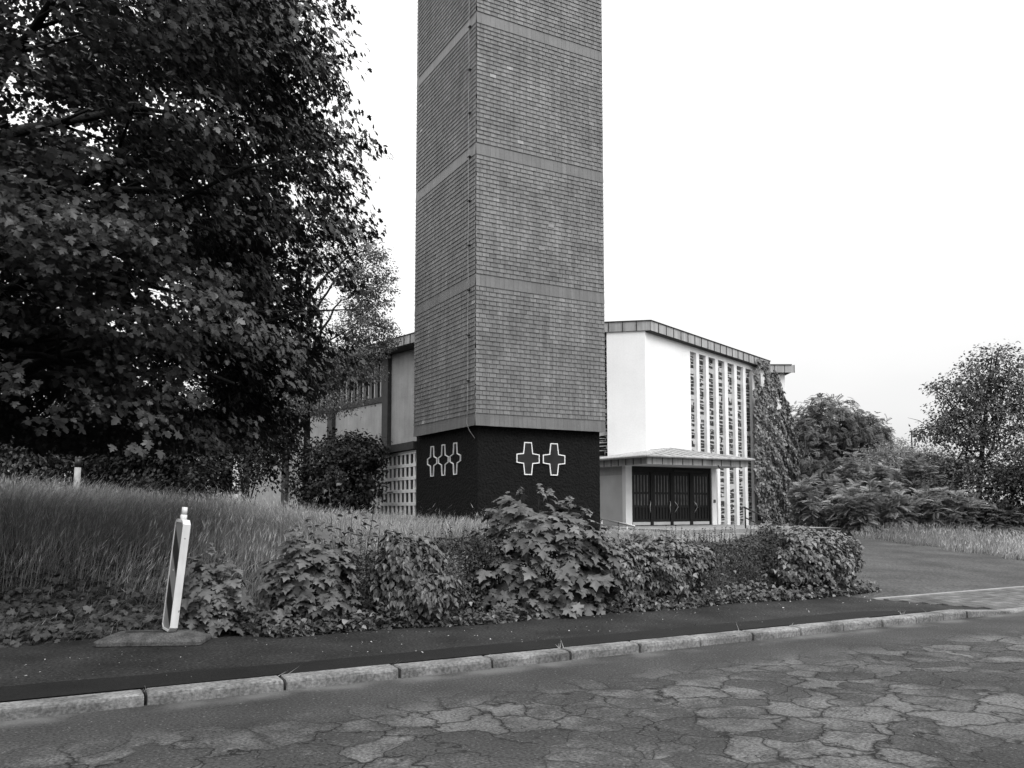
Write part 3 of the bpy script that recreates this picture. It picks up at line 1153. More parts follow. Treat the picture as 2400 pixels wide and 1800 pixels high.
# side walls, posts and lintel
MB().sbox(17.42, 17.60, VD + 0.10, 24.75, 0.5, ZS + 0.02).make('porch_wall', M['porch_wall'], church)
MB().sbox(17.40, 17.67, VD - 0.10, VD + 0.097, 0.5, ZS + 0.02).make('porch_post', M['pillar'], church)
MB().sbox(21.34, 21.55, VD - 0.10, VD + 0.25, 0.5, ZS + 0.02).make('porch_post', M['pillar'], church)
MB().sbox(21.36, 21.53, VD + 0.25, 26.5, 0.5, ZS + 0.02).make('porch_wall', M['porch_wall'], church)
MB().sbox(17.41, 17.44, VD + 0.10, 24.74, 2.62, ZS).make('wall_band', M['grey_wall'], church)
WSD = (S(17.45, 24.75)[:2], TL, (-RX, -RY))
glass_strip(WSD, 0.05, 0.75, 0.0, ZTER, ZS, 160)
MB().wbox(WSD, 0.8, 1.9, -0.12, 0.0, 0.5, ZS).make('porch_wall', M['porch_wall'], church)
DF = (S(0, VD)[:2], (RX, RY), (RY, -RX))           # door frame: t = u
MB().wbox(DF, 17.67, 21.34, -0.10, -0.06, ZTER, ZS).make('door_backing', M['black'], church)
MB().wbox(DF, 17.67, 21.34, -0.05, 0.05, 2.72, ZS - 0.003).make('lintel', M['black'], church)
MB().wbox(DF, 19.55, 20.9, 0.05, 0.10, 2.76, 2.82).make('lamp_rail', M['dark_metal'], church)
leafs = [(17.74, 18.53), (18.66, 19.43), (19.555, 20.33), (20.47, 21.26)]
for (a, b) in [(17.67, 17.74), (18.53, 18.66), (19.43, 19.555), (20.33, 20.47), (21.26, 21.34)]:
    MB().wbox(DF, a + 0.002, b - 0.002, -0.05, 0.045, ZTER, 2.72).make('door_frame', M['black'], church)
for i, (a, b) in enumerate(leafs):
    d_ = MB().wbox(DF, a, b, -0.045, -0.005, ZTER + 0.02, 2.72).make('door', M['wood_dark'], church)
    n_r = 5
    pw = (b - a - 0.10) / n_r
    for z0, z1, gl in ((1.56, 1.95, True), (2.03, 2.62, True)):
        for k in range(n_r):
            x = a + 0.05 + k * pw
            MB().wbox(DF, x + 0.055, x + pw - 0.012, -0.004, 0.004, z0, z1).make('pane', M['door_glass'], d_)
    for k in range(n_r + 1):
        x = a + 0.05 + k * pw - 0.028
        MB().wbox(DF, x, x + 0.056, -0.004, 0.022, 1.06, 2.66).make('slat', M['wood_dark'], d_)
    for z in (1.00, 1.48, 1.955, 2.62):
        MB().wbox(DF, a + 0.012, b - 0.012, -0.004, 0.017, z, z + 0.075).make('rail', M['wood_dark'], d_)
    MB().wbox(DF, a + 0.01, b - 0.01, -0.004, 0.026, ZTER + 0.022, ZTER + 0.128).make('kick_plate', M['porch_wall'], d_)
    s_ = 1 if i >= 2 else -1
    hx = (a + 0.07) if s_ > 0 else (b - 0.02)
    hp = []
    for zz, dx, e in ((1.30, 0, 0.03), (1.36, 0.01, 0.06), (1.50, 0.10 if s_ > 0 else 0.05, 0.09), (1.60, 0.06 if s_ > 0 else 0.02, 0.08), (1.66, 0.0, 0.06), (1.72, 0.0, 0.03)):
        t = hx + s_ * dx
        hp.append((DF[0][0] + RX * t + RY * e, DF[0][1] + RY * t - RX * e, zz))
    MB().tube(hp, 0.011, 6).make('handle', M['metal'], d_, True)
pq = MB().wbox(DF, 21.40, 21.50, 0.10, 0.115, 1.66, 1.77).make('number_plate', M['dark_metal'], church)
MB().wbox(DF, 21.44, 21.465, 0.115, 0.118, 1.69, 1.745).make('plate_mark', M['edging'], pq)

# canopy roof: low hipped sheet-metal roof with gutter
MB().sbox(UL + 0.02, UR - 0.02, VF + 0.02, 25.4, ZS, ZS + 0.06).make('canopy_soffit', M['porch_wall'], church)
MB().sbox(UL + 0.03, UR - 0.03, VF + 0.03, 25.4, ZS + 0.06, ZF - 0.01).make('canopy_core', M['seam'], church)
CF = (S(0, VF)[:2], (RX, RY), (RY, -RX))
CL = (S(UL, 0)[:2], TL, (-RX, -RY))
CR = (S(UR, 0)[:2], TL, (RX, RY))
for W, t0, t1, pn in ((CF, UL, UR, 0.435), (CL, VF, 25.4, 0.42), (CR, VF, 25.4, 0.42)):
    t = t0
    k = 0
    first = 0.22 if W is CF else pn * 0.7
    while t < t1 - 0.02:
        b = min(t + (first if k == 0 else pn), t1)
        MB().wbox(W, t + 0.012, b - 0.012, -0.03, 0.0, ZS - 0.01, ZF - 0.012).make('fascia_panel', M['lead'], church)
        if b < t1 - 0.02:
            MB().wbox(W, b - 0.010, b + 0.010, -0.03, 0.016, ZS - 0.012, ZF - 0.012).make('fascia_seam', M['seam'], church)
        t = b
        k += 1
EV = 0.10
c1 = np.array(S(UL - EV, VF - EV, ZF + 0.02))
c2 = np.array(S(UR + EV, VF - EV, ZF + 0.02))
c3 = np.array(S(UR + EV, 26.6, ZF + 0.02))
c4 = np.array(S(UL - EV, 25.6, ZF + 0.02))
A = np.array(S(20.0, 23.85, 3.66))
B = np.array(S(19.9, 25.6, 3.66))
rf = MB()
rf.add([c1, c2, c3, c4, A, B], [(0, 1, 4), (1, 2, 5, 4), (3, 0, 4, 5)])
rf.add([c1 - (0, 0, .02), c2 - (0, 0, .02), c3 - (0, 0, .02), c4 - (0, 0, .02)], [(3, 2, 1, 0)])
crf = rf.make('canopy_roof', M['roof_sheet'], church)


def seam_line(p, q, r=0.016):
    MB().tube([np.array(p) + (0, 0, 0.012), np.array(q) + (0, 0, 0.012)], r, 4).make('roof_seam', M['lead'], crf)


seam_line(c1, A, 0.022)
seam_line(c2, A, 0.022)
seam_line(A, B, 0.022)
for k in range(1, 11):
    f_ = k / 11
    foot = c1 + (c2 - c1) * f_
    # seams rise square to the eaves until they meet a hip
    uA = (20.0 - (UL - EV)) / (UR - UL + 2 * EV)
    g = f_ / uA if f_ < uA else (1 - f_) / (1 - uA)
    topp = foot + np.array([*(np.array(S(0, 23.85 - VF + EV))[:2] * g), (A[2] - c1[2]) * g])
    seam_line(foot, topp)
for k in range(1, 9):
    f_ = k / 9
    foot = c1 + (c4 - c1) * f_
    vA = (23.85 - VF + EV) / (25.6 - VF + EV)
    g = min(f_ / vA, 1.0)
    du = (20.0 - UL + EV) * g
    topp = foot + np.array([RX * du, RY * du, (A[2] - c1[2]) * g])
    seam_line(foot, topp)
gut = MB()
gp = [S(UL - EV - 0.05, 25.4, ZF), S(UL - EV - 0.05, VF - EV - 0.05, ZF), S(UR + EV + 0.05, VF - EV - 0.05, ZF - 0.005), ]
MB().tube([gp[0], gp[1]], 0.045, 8).make('gutter', M['lead'], church, True)
MB().tube([gp[1], gp[2]], 0.045, 8).make('gutter', M['lead'], church, True)
MB().tube([S(20.2, VF - 0.02, ZS + 0.01), S(20.2, VF - 0.1, ZS - 0.09), S(20.25, VF - 0.12, ZS - 0.10)], 0.022, 6).make('gutter_hook', M['dark_metal'], church)

# ------------------------------------------------------------------ steps and rails
steps = thing('entrance_steps', 'three shallow concrete steps leading up to the church terrace', 'steps', S(17.5, 17.8, 0.4), YAW)
for i, (v, z) in enumerate(((18.0, 0.725), (17.62, 0.60), (17.25, 0.475))):
    for k in range(3):
        MB().sbox(15.3 + k * 1.1, 16.39 + k * 1.1, v, v + (0.33 if i == 0 else 0.39), z - 0.22, z).make('step_slab', M['stone'], steps, bevel=0.006)
for k in range(3):
    MB().sbox(15.3 + k * 1.1, 16.39 + k * 1.1, 18.31, 18.70, 0.70, 0.853).make('step_slab', M['stone'], steps, bevel=0.006)
hr = thing('dark_handrail', 'thin black metal handrail sloping down the right side of the church steps', 'handrail', S(18.55, 18.0, 0.5), YAW)
ax_, ay_ = S(18.5, 18.62)[:2], S(18.5, 17.35)[:2]
zt0, zt1 = 1.50, 1.03
a3, b3 = np.array((*ax_, zt0 - 0.02)), np.array((*ay_, zt1))
MB().tube([(*ax_, 0.80), (*ax_, zt0)], 0.022, 8).make('post', M['dark_metal'], hr, True)
MB().tube([(*ay_, 0.40), (*ay_, zt1)], 0.022, 8).make('post', M['dark_metal'], hr, True)
e_ = (b3 - a3) / np.linalg.norm(b3 - a3)
MB().tube([a3 - e_ * 0.06, b3 + e_ * 0.12], 0.024, 8).make('rail', M['dark_metal'], hr, True)
MB().tube([a3 - (0, 0, 0.30), b3 - (0, 0, 0.30)], 0.02, 8).make('rail', M['dark_metal'], hr, True)
hl = thing('pale_handrail', 'pale galvanised ramp handrail left of the church doors', 'handrail', (3.2, 25.3, 0.5))
q0, q1 = np.array((2.86, 26.6, 1.13)), np.array((3.56, 24.2, 0.94))
MB().tube([q0, q1], 0.028, 8).make('rail', M['metal'], hl, True)
MB().tube([q0 - (0, 0, .19), q1 - (0, 0, .17)], 0.022, 8).make('rail', M['metal'], hl, True)
for f_ in (0.0, 0.78):
    p = q0 + (q1 - q0) * f_
    MB().tube([(p[0], p[1], 0.3), (p[0], p[1], p[2] + 0.03)], 0.028, 8).make('post', M['metal'], hl, True)
lw = thing('low_wall', 'low dark retaining wall of the terrace right of the church steps', 'wall', S(20, 18.5, 0.4), YAW)
for k in range(3):
    MB().sbox(18.75 + k * 1.15, 18.75 + k * 1.15 + 1.142, 18.2, 18.5, 0.2, 0.80).make('wall_block', M['soil'], lw)
    MB().sbox(18.75 + k * 1.15, 18.75 + k * 1.15 + 1.142, 18.18, 18.52, 0.802, 0.845).make('coping', M['lot'], lw)

# ------------------------------------------------------------------ warning beacon on its rubber foot
FX, FY = -3.73, 8.78
foot = thing('beacon_foot', 'heavy recycled rubber base plate lying at the pavement edge under the striped beacon', 'base plate', (FX, FY, 0.09), 0.10)
fm = WM[foot.name]
ft = MB()
hx, hy = 0.53, 0.245


def oct_(sx, sy, c, z):
    return [tuple(fm @ Vector(q)) for q in ((-sx + c, -sy, z), (sx - c, -sy, z), (sx, -sy + c, z), (sx, sy - c, z), (sx - c, sy, z), (-sx + c, sy, z), (-sx, sy - c, z), (-sx, -sy + c, z))]


rings = [oct_(hx, hy, 0.04, 0.0), oct_(hx, hy, 0.04, 0.045), oct_(hx - 0.02, hy - 0.02, 0.05, 0.06), oct_(hx - 0.17, hy - 0.13, 0.05, 0.115)]
vv_ = sum(rings, [])
ff_ = []
for r_ in range(3):
    for i in range(8):
        j = (i + 1) % 8
        ff_.append((r_ * 8 + i, r_ * 8 + j, r_ * 8 + 8 + j, r_ * 8 + 8 + i))
ff_.append(tuple(range(24, 32)))
ff_.append(tuple(range(8))[::-1])
ft.add(vv_, ff_)
ft.make('plate', M['rubber'], foot, bevel=0.008)


def lbox(M4, x0, x1, y0, y1, z0, z1):
    pts = [tuple(M4 @ Vector(q)) for q in ((x0, y0, z0), (x1, y0, z0), (x1, y1, z0), (x0, y1, z0), (x0, y0, z1), (x1, y0, z1), (x1, y1, z1), (x0, y1, z1))]
    return MB().add(pts, [(0, 3, 2, 1), (4, 5, 6, 7), (0, 1, 5, 4), (1, 2, 6, 5), (2, 3, 7, 6), (3, 0, 4, 7)])


lbox(fm, -0.28, 0.20, -0.045, -0.012, 0.1, 0.1175).make('slot', M['black'], foot)
lbox(fm, -0.30, 0.22, 0.03, 0.05, 0.1, 0.1175).make('slot', M['black'], foot)
lbox(fm @ Matrix.Translation((-0.40, -0.05, 0.083)) @ Matrix.Rotation(-0.33, 4, 'Y'), -0.045, 0.045, -0.04, 0.04, -0.004, 0.006).make('carry_hole', M['black'], foot)
lbox(fm @ Matrix.Translation((0.41, 0.02, 0.083)) @ Matrix.Rotation(0.33, 4, 'Y'), -0.045, 0.045, -0.04, 0.04, -0.004, 0.006).make('carry_hole', M['black'], foot)

bk = thing('warning_beacon', 'leaning white plastic traffic beacon with dark diagonal stripes at the left', 'beacon', (-3.60, 8.80, 0.2))
BM = Matrix.Translation((-3.585, 8.80, 0.215)) @ Matrix.Rotation(math.radians(5.6), 4, 'Y') @ Matrix.Rotation(math.radians(130), 4, 'Z')
# local axes: x across the board (towards its far edge), y thickness, z up
BWd, BT, BHt = 0.26, 0.078, 1.16


def rounded(w, z0, z1, c):
    return [(-w / 2 + c, z0), (w / 2 - c, z0), (w / 2, z0 + c), (w / 2, z1 - c), (w / 2 - c, z1), (-w / 2 + c, z1), (-w / 2, z1 - c), (-w / 2, z0 + c)]


o_ = rounded(BWd, 0.0, BHt, 0.045)
i_ = rounded(BWd - 0.024, 0.022, BHt - 0.03, 0.03)
mb = MB()
for sgn in (-1, 1):
    vs_ = [tuple(BM @ Vector((x, sgn * BT / 2, z))) for x, z in o_] + [tuple(BM @ Vector((x, sgn * BT / 2, z))) for x, z in i_] + [tuple(BM @ Vector((x, sgn * (BT / 2 - 0.007), z))) for x, z in i_]
    fs_ = []
    for i in range(8):
        j = (i + 1) % 8
        fs_ += [(i, j, 8 + j, 8 + i), (8 + i, 8 + j, 16 + j, 16 + i)]
    mb.add(vs_, fs_)
vs_ = [tuple(BM @ Vector((x, -BT / 2, z))) for x, z in o_] + [tuple(BM @ Vector((x, BT / 2, z))) for x, z in o_]
mb.add(vs_, [(i, (i + 1) % 8, 8 + (i + 1) % 8, 8 + i) for i in range(8)])
frame = mb.make('frame', M['plastic_white'], bk)
for sgn in (-1, 1):
    lbox(BM, -BWd / 2 + 0.0125, BWd / 2 - 0.0125, min(sgn * (BT / 2 - 0.010), sgn * (BT / 2 - 0.0075)), max(sgn * (BT / 2 - 0.010), sgn * (BT / 2 - 0.0075)), 0.0225, BHt - 0.031).make('panel', M['stripe_pale'], bk)
    # diagonal stripes clipped to the panel
    x0, x1, z0, z1 = -BWd / 2 + 0.014, BWd / 2 - 0.014, 0.05, BHt - 0.06
    for k in range(-1, 3):
        zb = 0.02 + k * 0.52
        slope = 0.28
        pts = [(x0, zb), (x1, zb + sgn * slope), (x1, zb + 0.26 + sgn * slope), (x0, zb + 0.26)]
        cl = []
        # clip polygon to z0..z1
        def clip(pg, lim, keep_lo):
            out = []
            for i in range(len(pg)):
                a, b = pg[i], pg[(i + 1) % len(pg)]
                ia = (a[1] <= lim) if keep_lo else (a[1] >= lim)
                ib = (b[1] <= lim) if keep_lo else (b[1] >= lim)
                if ia:
                    out.append(a)
                if ia != ib:
                    t = (lim - a[1]) / (b[1] - a[1])
                    out.append((a[0] + t * (b[0] - a[0]), lim))
            return out
        pg = clip(pts, z1, True)
        if len(pg) > 2:
            pg = clip(pg, z0, False)
        if len(pg) > 2:
            yy = sgn * (BT / 2 - 0.006)
            MB().prism([tuple(BM @ Vector((x, yy, z))) for x, z in pg], tuple(BM.to_3x3() @ Vector((0, -sgn * 0.003, 0)))).make('stripe', M['stripe_dark'], bk)
tip = MB()
tip.tube([tuple(BM @ Vector((0.0, 0, BHt - 0.01))), tuple(BM @ Vector((0.0, 0, BHt + 0.05)))], [0.036, 0.034], 10)
tip.tube([tuple(BM @ Vector((0.0, 0, BHt + 0.05))), tuple(BM @ Vector((0.0, 0, BHt + 0.13)))], [0.030, 0.028], 10)
tip.make('lamp_socket', M['plastic_white'], bk, True)
lbox(BM, -0.05, 0.05, -0.02, 0.02, -0.11, 0.0).make('spigot', M['plastic_white'], bk)
lbox(BM, -0.01, 0.03, BT / 2 - 0.0055, BT / 2 - 0.0045, 0.62, 0.635).make('sticker', M['plastic_white'], bk)

# white marker post with a dark band far back in the meadow
PX, PY = -11.55, 22.0
pst = thing('marker_post', 'slim white roadside post with black band standing in the tall grass', 'post', (PX, PY, float(zg(PX, PY))))
zb = float(zg(PX, PY)) - 0.2
MB().tube([(PX, PY, zb), (PX + 0.03, PY, 2.55)], [0.085, 0.08], 10).make('shaft', M['post_paint'], pst, True)
MB().tube([(PX + 0.03, PY, 2.552), (PX + 0.035, PY, 2.78)], [0.083, 0.083], 10).make('band', M['stripe_dark'], pst, True)
MB().tube([(PX + 0.035, PY, 2.782), (PX + 0.04, PY, 3.0)], [0.08, 0.075], 10).make('cap', M['post_paint'], pst, True)

# ================================================================== VEGETATION


def unit_rand(n):
    return norm(rng.normal(size=(n, 3)))


def limbs(parent, origin_pts, ends, r0, m, sub=0):
    """bent tapering limbs from points on the trunk to ends"""
    for (o, e) in zip(origin_pts, ends):
        o, e = np.array(o, float), np.array(e, float)
        L_ = np.linalg.norm(e - o)
        mid = []
        k = 6
        w = rng.normal(size=3) * 0.06 * L_
        for i in range(k + 1):
            f = i / k
            mid.append(o + (e - o) * f + w * math.sin(math.pi * f) + np.array([0, 0, 0.10 * L_ * math.sin(math.pi * f)]) + rng.normal(size=3) * 0.02 * L_)
        lb = MB()
        lb.tube(mid, [r0 * (1 - 0.85 * i / k) + 0.006 for i in range(k + 1)], 6)
        for s_ in range(sub):
            b = mid[2 + s_ % 4]
            d = (e - o) / L_ + rng.normal(size=3) * 0.55
            d[2] = abs(d[2])
            d = d / np.linalg.norm(d)
            ln = L_ * rng.uniform(0.2, 0.45)
            lb.tube([b, b + d * ln * 0.5 + rng.normal(size=3) * 0.04, b + d * ln + np.array([0, 0, -0.1 * ln])], [r0 * 0.35, r0 * 0.22, 0.005], 5)
        lb.make('limb', m, parent, True)


def in_frame(P, pad=0):
    c, s = math.cos(0.0768), math.sin(0.0768)
    X, Y, Z = P[:, 0], P[:, 1], P[:, 2] - 1.5
    d = Y * c + Z * s
    u = -Y * s + Z * c
    px = 1200 + X / d * 1944.3
    py = 900 + 138.8 - u / d * 1944.3
    return (d > 0.5) & (px > -pad) & (px < 2400 + pad) & (py > -pad) & (py < 1800 + pad)


# ------------------------------------------------------------------ big maple at the left
mx0, my0 = -8.7, 12.3
maple = thing('maple_tree', 'huge dark maple tree filling the upper left with broad lobed leaves', 'tree', (mx0, my0, float(zg(mx0, my0))))
tb = float(zg(mx0, my0)) - 0.2
trunk_pts = [(mx0, my0, tb), (mx0 + 0.05, my0, tb + 1.5), (mx0 + 0.15, my0 - 0.1, 4.2), (mx0 + 0.2, my0 - 0.2, 6.5), (mx0 + 0.4, my0 - 0.3, 10.5)]
MB().tube(trunk_pts, [0.36, 0.30, 0.26, 0.2, 0.07], 12).make('trunk', M['bark'], maple, True)
CX, CY = -6.55, 11.8
nb = 590
th = rng.uniform(0, 2 * math.pi, nb)
zc = rng.uniform(2.6, 10.8, nb)
prof = np.interp(zc, [2.4, 2.9, 3.6, 5.0, 6.0, 7.2, 8.6, 11.3], [0.66, 0.84, 0.89, 0.88, 0.95, 1.04, 0.92, 0.55])
wob = 1 + 0.05 * np.sin(th * 3 + zc * 1.3) + 0.05 * np.sin(th * 5 - zc * 2.1 + 1) + 0.05 * np.sin(zc * 3.7 + th)
rad = prof * wob * rng.uniform(0.10, 1, nb) ** 0.32
ry = 5.2 + 2.4 * ss(4.6, 6.6, zc) * (np.sin(th) < 0)  # crown widened overhead towards the viewer, added to shade the leaves below
cc = np.stack([CX + 4.0 * rad * np.cos(th), CY + ry * rad * np.sin(th), zc], 1)
outw = norm(np.stack([np.cos(th), np.sin(th), 0 * th], 1))


def droop_off(O, sd):
    off = np.clip(rng.normal(size=O.shape), -1.7, 1.7) * np.array(sd)
    t_ = (off * O).sum(1)
    off[:, 2] -= 0.28 * np.maximum(t_, -0.2) + 0.2 * t_ ** 2
    return off


sub = 10
per = 31
cc = np.repeat(cc, sub, 0)
outw = np.repeat(outw, sub, 0)
cc = cc + droop_off(outw, (0.34, 0.34, 0.17))
P = np.repeat(cc, per, 0)
O = np.repeat(outw, per, 0)
P = P + droop_off(O, (0.15, 0.15, 0.08))
N = np.array([0, 0, 0.68]) + O * 0.62 + rng.normal(size=P.shape) * 0.32
D = O * 0.7 + np.array([0, 0, -0.6]) + rng.normal(size=P.shape) * 0.45
SZ = rng.uniform(0.045, 0.115, len(P))
keep = (P[:, 2] > 1.55 + 0.062 * P[:, 1]) & (np.hypot(P[:, 0], P[:, 1]) > 4.6)
P, N, D, SZ = P[keep], N[keep], D[keep], SZ[keep]
dist = np.linalg.norm(P - np.array([0, 0, 1.5]), axis=1)
score = np.where(in_frame(P), dist, 99)
near = np.argsort(score)[:300]
msk = np.ones(len(P), bool)
msk[near] = False
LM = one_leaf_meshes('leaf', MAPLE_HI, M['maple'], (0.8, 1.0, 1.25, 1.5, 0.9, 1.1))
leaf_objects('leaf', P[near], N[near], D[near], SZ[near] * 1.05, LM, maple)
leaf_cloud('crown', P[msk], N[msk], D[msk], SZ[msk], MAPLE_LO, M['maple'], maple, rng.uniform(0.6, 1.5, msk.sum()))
ends = []
starts = []
for z0, a, ln, dz in ((3.0, -0.15, 5.6, 0.9), (4.0, -0.45, 5.6, 0.8), (5.4, 0.05, 5.2, 0.6), (2.9, -0.6, 4.6, 0.3), (3.3, 0.15, 4.9, 0.6), (3.7, -1.15, 4.4, 0.5), (4.3, 0.5, 4.5, 0.7), (4.6, -0.3, 5.0, 1.0), (5.3, -0.9, 4.8, 1.2), (5.8, 0.1, 4.6, 1.5), (6.3, -1.6, 4.2, 1.6), (6.8, 0.7, 4.0, 1.8), (7.2, -0.5, 4.2, 2.0), (3.5, 2.6, 3.8, 1.0), (5.0, 3.6, 3.6, 1.4), (2.7, 0.35, 5.0, 0.1), (3.1, -0.25, 5.2, 0.2)):
    starts.append((mx0 + 0.15, my0 - 0.1, z0))
    ends.append((mx0 + ln * math.cos(a), my0 + ln * math.sin(a), z0 + dz))
limbs(maple, starts, ends, 0.095, M['bark'], 5)


# ------------------------------------------------------------------ generic crowns
def blob_points(blobs, n, power=0.4):
    w = np.array([b[6] * n for b in blobs], float)
    w = (w / sum(b[6] for b in blobs)).astype(int)
    Ps, Os = [], []
    for b, k in zip(blobs, w):
        d = unit_rand(k)
        r = rng.uniform(0.05, 1, k) ** power
        q = d * r[:, None] * np.array(b[3:6]) + np.array(b[0:3])
        Ps.append(q)
        Os.append(norm(d / np.array(b[3:6])))
    return np.concatenate(Ps), np.concatenate(Os)


def leafy(name, parent, blobs, clumps, per, spread, tpl, size, m, up=0.5, out=0.6, jit=0.5, droop=0.4, power=0.4, zmin=None):
    C, O = blob_points(blobs, clumps, power)
    P = np.repeat(C, per, 0) + np.clip(rng.normal(size=(len(C) * per, 3)), -1.8, 1.8) * np.array(spread)
    O = np.repeat(O, per, 0)
    N = np.array([0, 0, up]) + O * out + rng.normal(size=P.shape) * jit
    D = O * 0.7 + np.array([0, 0, -droop]) + rng.normal(size=P.shape) * 0.6
    s = rng.uniform(size[0], size[1], len(P))
    tone = np.repeat(rng.uniform(0.75, 1.25, len(C)), per) * rng.uniform(0.7, 1.3, len(P))
    z0 = zg(P[:, 0], P[:, 1]) + 0.03
    k = P[:, 2] > (z0 if zmin is None else np.maximum(z0, zmin))
    return leaf_cloud(name, P[k], N[k], D[k], s[k], tpl, m, parent, tone[k])


def tree(name, label, base, height, r0, blobs, clumps, per, spread, tpl, size, m, nl=7, lean=(0, 0), group=None, **kw):
    x, y = base
    z = float(zg(x, y))
    t = thing(name, label, 'tree', (x, y, z), 0, group)
    pts = [(x, y, z - 0.2), (x + lean[0] * 0.3, y, z + height * 0.35), (x + lean[0] * 0.65, y, z + height * 0.7), (x + lean[0], y, z + height)]
    MB().tube(pts, [r0, r0 * 0.8, r0 * 0.5, r0 * 0.12], 9).make('trunk', M['bark'], t, True)
    st, en = [], []
    for i in range(nl):
        b = blobs[i % len(blobs)]
        d = unit_rand(1)[0] * np.array(b[3:6]) * 0.75
        f = rng.uniform(0.3, 0.85)
        st.append((x + lean[0] * f, y, z + height * f))
        e = np.array(b[0:3]) + d
        en.append(e)
    limbs(t, st, en, r0 * 0.42, M['bark'], 3)
    leafy('crown', t, blobs, clumps, per, spread, tpl, size, m, **kw)
    return t


def bush(name, label, cat, base, blobs, clumps, per, spread, tpl, size, m, stems=5, group=None, **kw):
    x, y = base
    z = float(zg(x, y))
    t = thing(name, label, cat, (x, y, z), 0, group)
    for i in range(stems):
        b = blobs[i % len(blobs)]
        e = np.array(b[0:3]) + unit_rand(1)[0] * np.array(b[3:6]) * 0.6
        s0 = np.array((x + rng.normal() * 0.12, y + rng.normal() * 0.12, z - 0.05))
        MB().tube([s0, (s0 + e) / 2 + rng.normal(size=3) * 0.05, e], [0.03, 0.02, 0.006], 5).make('stem', M['bark'], t, True)
    leafy('foliage', t, blobs, clumps, per, spread, tpl, size, m, **kw)
    return t


# trees and shrubs behind the meadow, left of the tower
tree('fine_leaved_tree', 'loose fine-leaved tree standing before the grey side wall of the church', (-6.9, 27.8), 9.5, 0.13,
     [(-4.95, 27.7, 9.2, 0.95, 1.1, 1.6, 1.0), (-4.85, 27.5, 7.4, 1.05, 1.2, 0.9, 0.8), (-5.7, 27.3, 6.2, 1.6, 1.4, 0.8, 0.9), (-7.4, 27.5, 6.9, 2.0, 1.5, 2.2, 1.0), (-6.8, 27.6, 10.2, 1.5, 1.4, 1.5, 0.6), (-6.4, 27.0, 4.9, 1.8, 1.2, 0.5, 0.5)],
     980, 26, (0.15, 0.15, 0.09), SMALL, (0.07, 0.12), M['fine_leaf'], nl=14, up=0.7, jit=0.6)
bush('small_tree', 'slender many-stemmed young tree before the pale far church wall', 'tree', (-7.75, 24.6),
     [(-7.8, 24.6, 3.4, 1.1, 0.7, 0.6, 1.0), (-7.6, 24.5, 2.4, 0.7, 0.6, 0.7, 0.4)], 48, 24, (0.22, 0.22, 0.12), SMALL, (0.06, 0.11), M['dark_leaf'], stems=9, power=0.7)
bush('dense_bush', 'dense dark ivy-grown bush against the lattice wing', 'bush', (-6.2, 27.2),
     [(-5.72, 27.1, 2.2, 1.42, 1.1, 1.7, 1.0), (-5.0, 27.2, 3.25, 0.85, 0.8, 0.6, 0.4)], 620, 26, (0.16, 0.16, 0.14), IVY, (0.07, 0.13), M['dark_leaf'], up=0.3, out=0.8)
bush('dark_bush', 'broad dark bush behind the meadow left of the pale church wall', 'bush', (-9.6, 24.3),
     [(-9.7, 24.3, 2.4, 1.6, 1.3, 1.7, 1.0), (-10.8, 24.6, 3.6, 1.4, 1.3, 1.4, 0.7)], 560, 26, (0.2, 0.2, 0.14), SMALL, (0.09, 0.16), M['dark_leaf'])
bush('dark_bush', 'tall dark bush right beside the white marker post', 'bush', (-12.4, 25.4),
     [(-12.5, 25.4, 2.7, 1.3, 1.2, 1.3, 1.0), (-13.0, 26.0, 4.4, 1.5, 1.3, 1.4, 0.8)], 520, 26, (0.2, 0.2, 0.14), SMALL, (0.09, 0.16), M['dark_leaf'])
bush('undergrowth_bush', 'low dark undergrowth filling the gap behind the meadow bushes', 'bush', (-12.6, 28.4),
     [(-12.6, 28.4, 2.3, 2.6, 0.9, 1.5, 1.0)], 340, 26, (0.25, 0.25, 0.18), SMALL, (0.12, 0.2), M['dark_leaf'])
bush('leafy_bush', 'paler leafy bush behind the tall grass at the left edge', 'bush', (-14.6, 23.8),
     [(-14.4, 23.8, 2.9, 1.6, 1.2, 1.1, 1.0), (-16.4, 24.0, 2.9, 1.5, 1.2, 1.3, 1.0)], 620, 26, (0.2, 0.2, 0.14), SMALL, (0.09, 0.17), M['hedge'])
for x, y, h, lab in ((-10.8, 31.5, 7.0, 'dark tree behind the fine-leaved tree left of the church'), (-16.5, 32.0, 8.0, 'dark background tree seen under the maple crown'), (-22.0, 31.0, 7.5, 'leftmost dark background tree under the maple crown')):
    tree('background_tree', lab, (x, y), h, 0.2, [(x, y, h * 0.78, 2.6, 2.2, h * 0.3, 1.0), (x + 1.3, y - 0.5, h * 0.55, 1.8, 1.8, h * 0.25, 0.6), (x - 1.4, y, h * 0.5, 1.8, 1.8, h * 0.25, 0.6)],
         480, 28, (0.32, 0.32, 0.2), SMALL, (0.13, 0.22), M['dark_leaf'], group='trees behind the meadow')

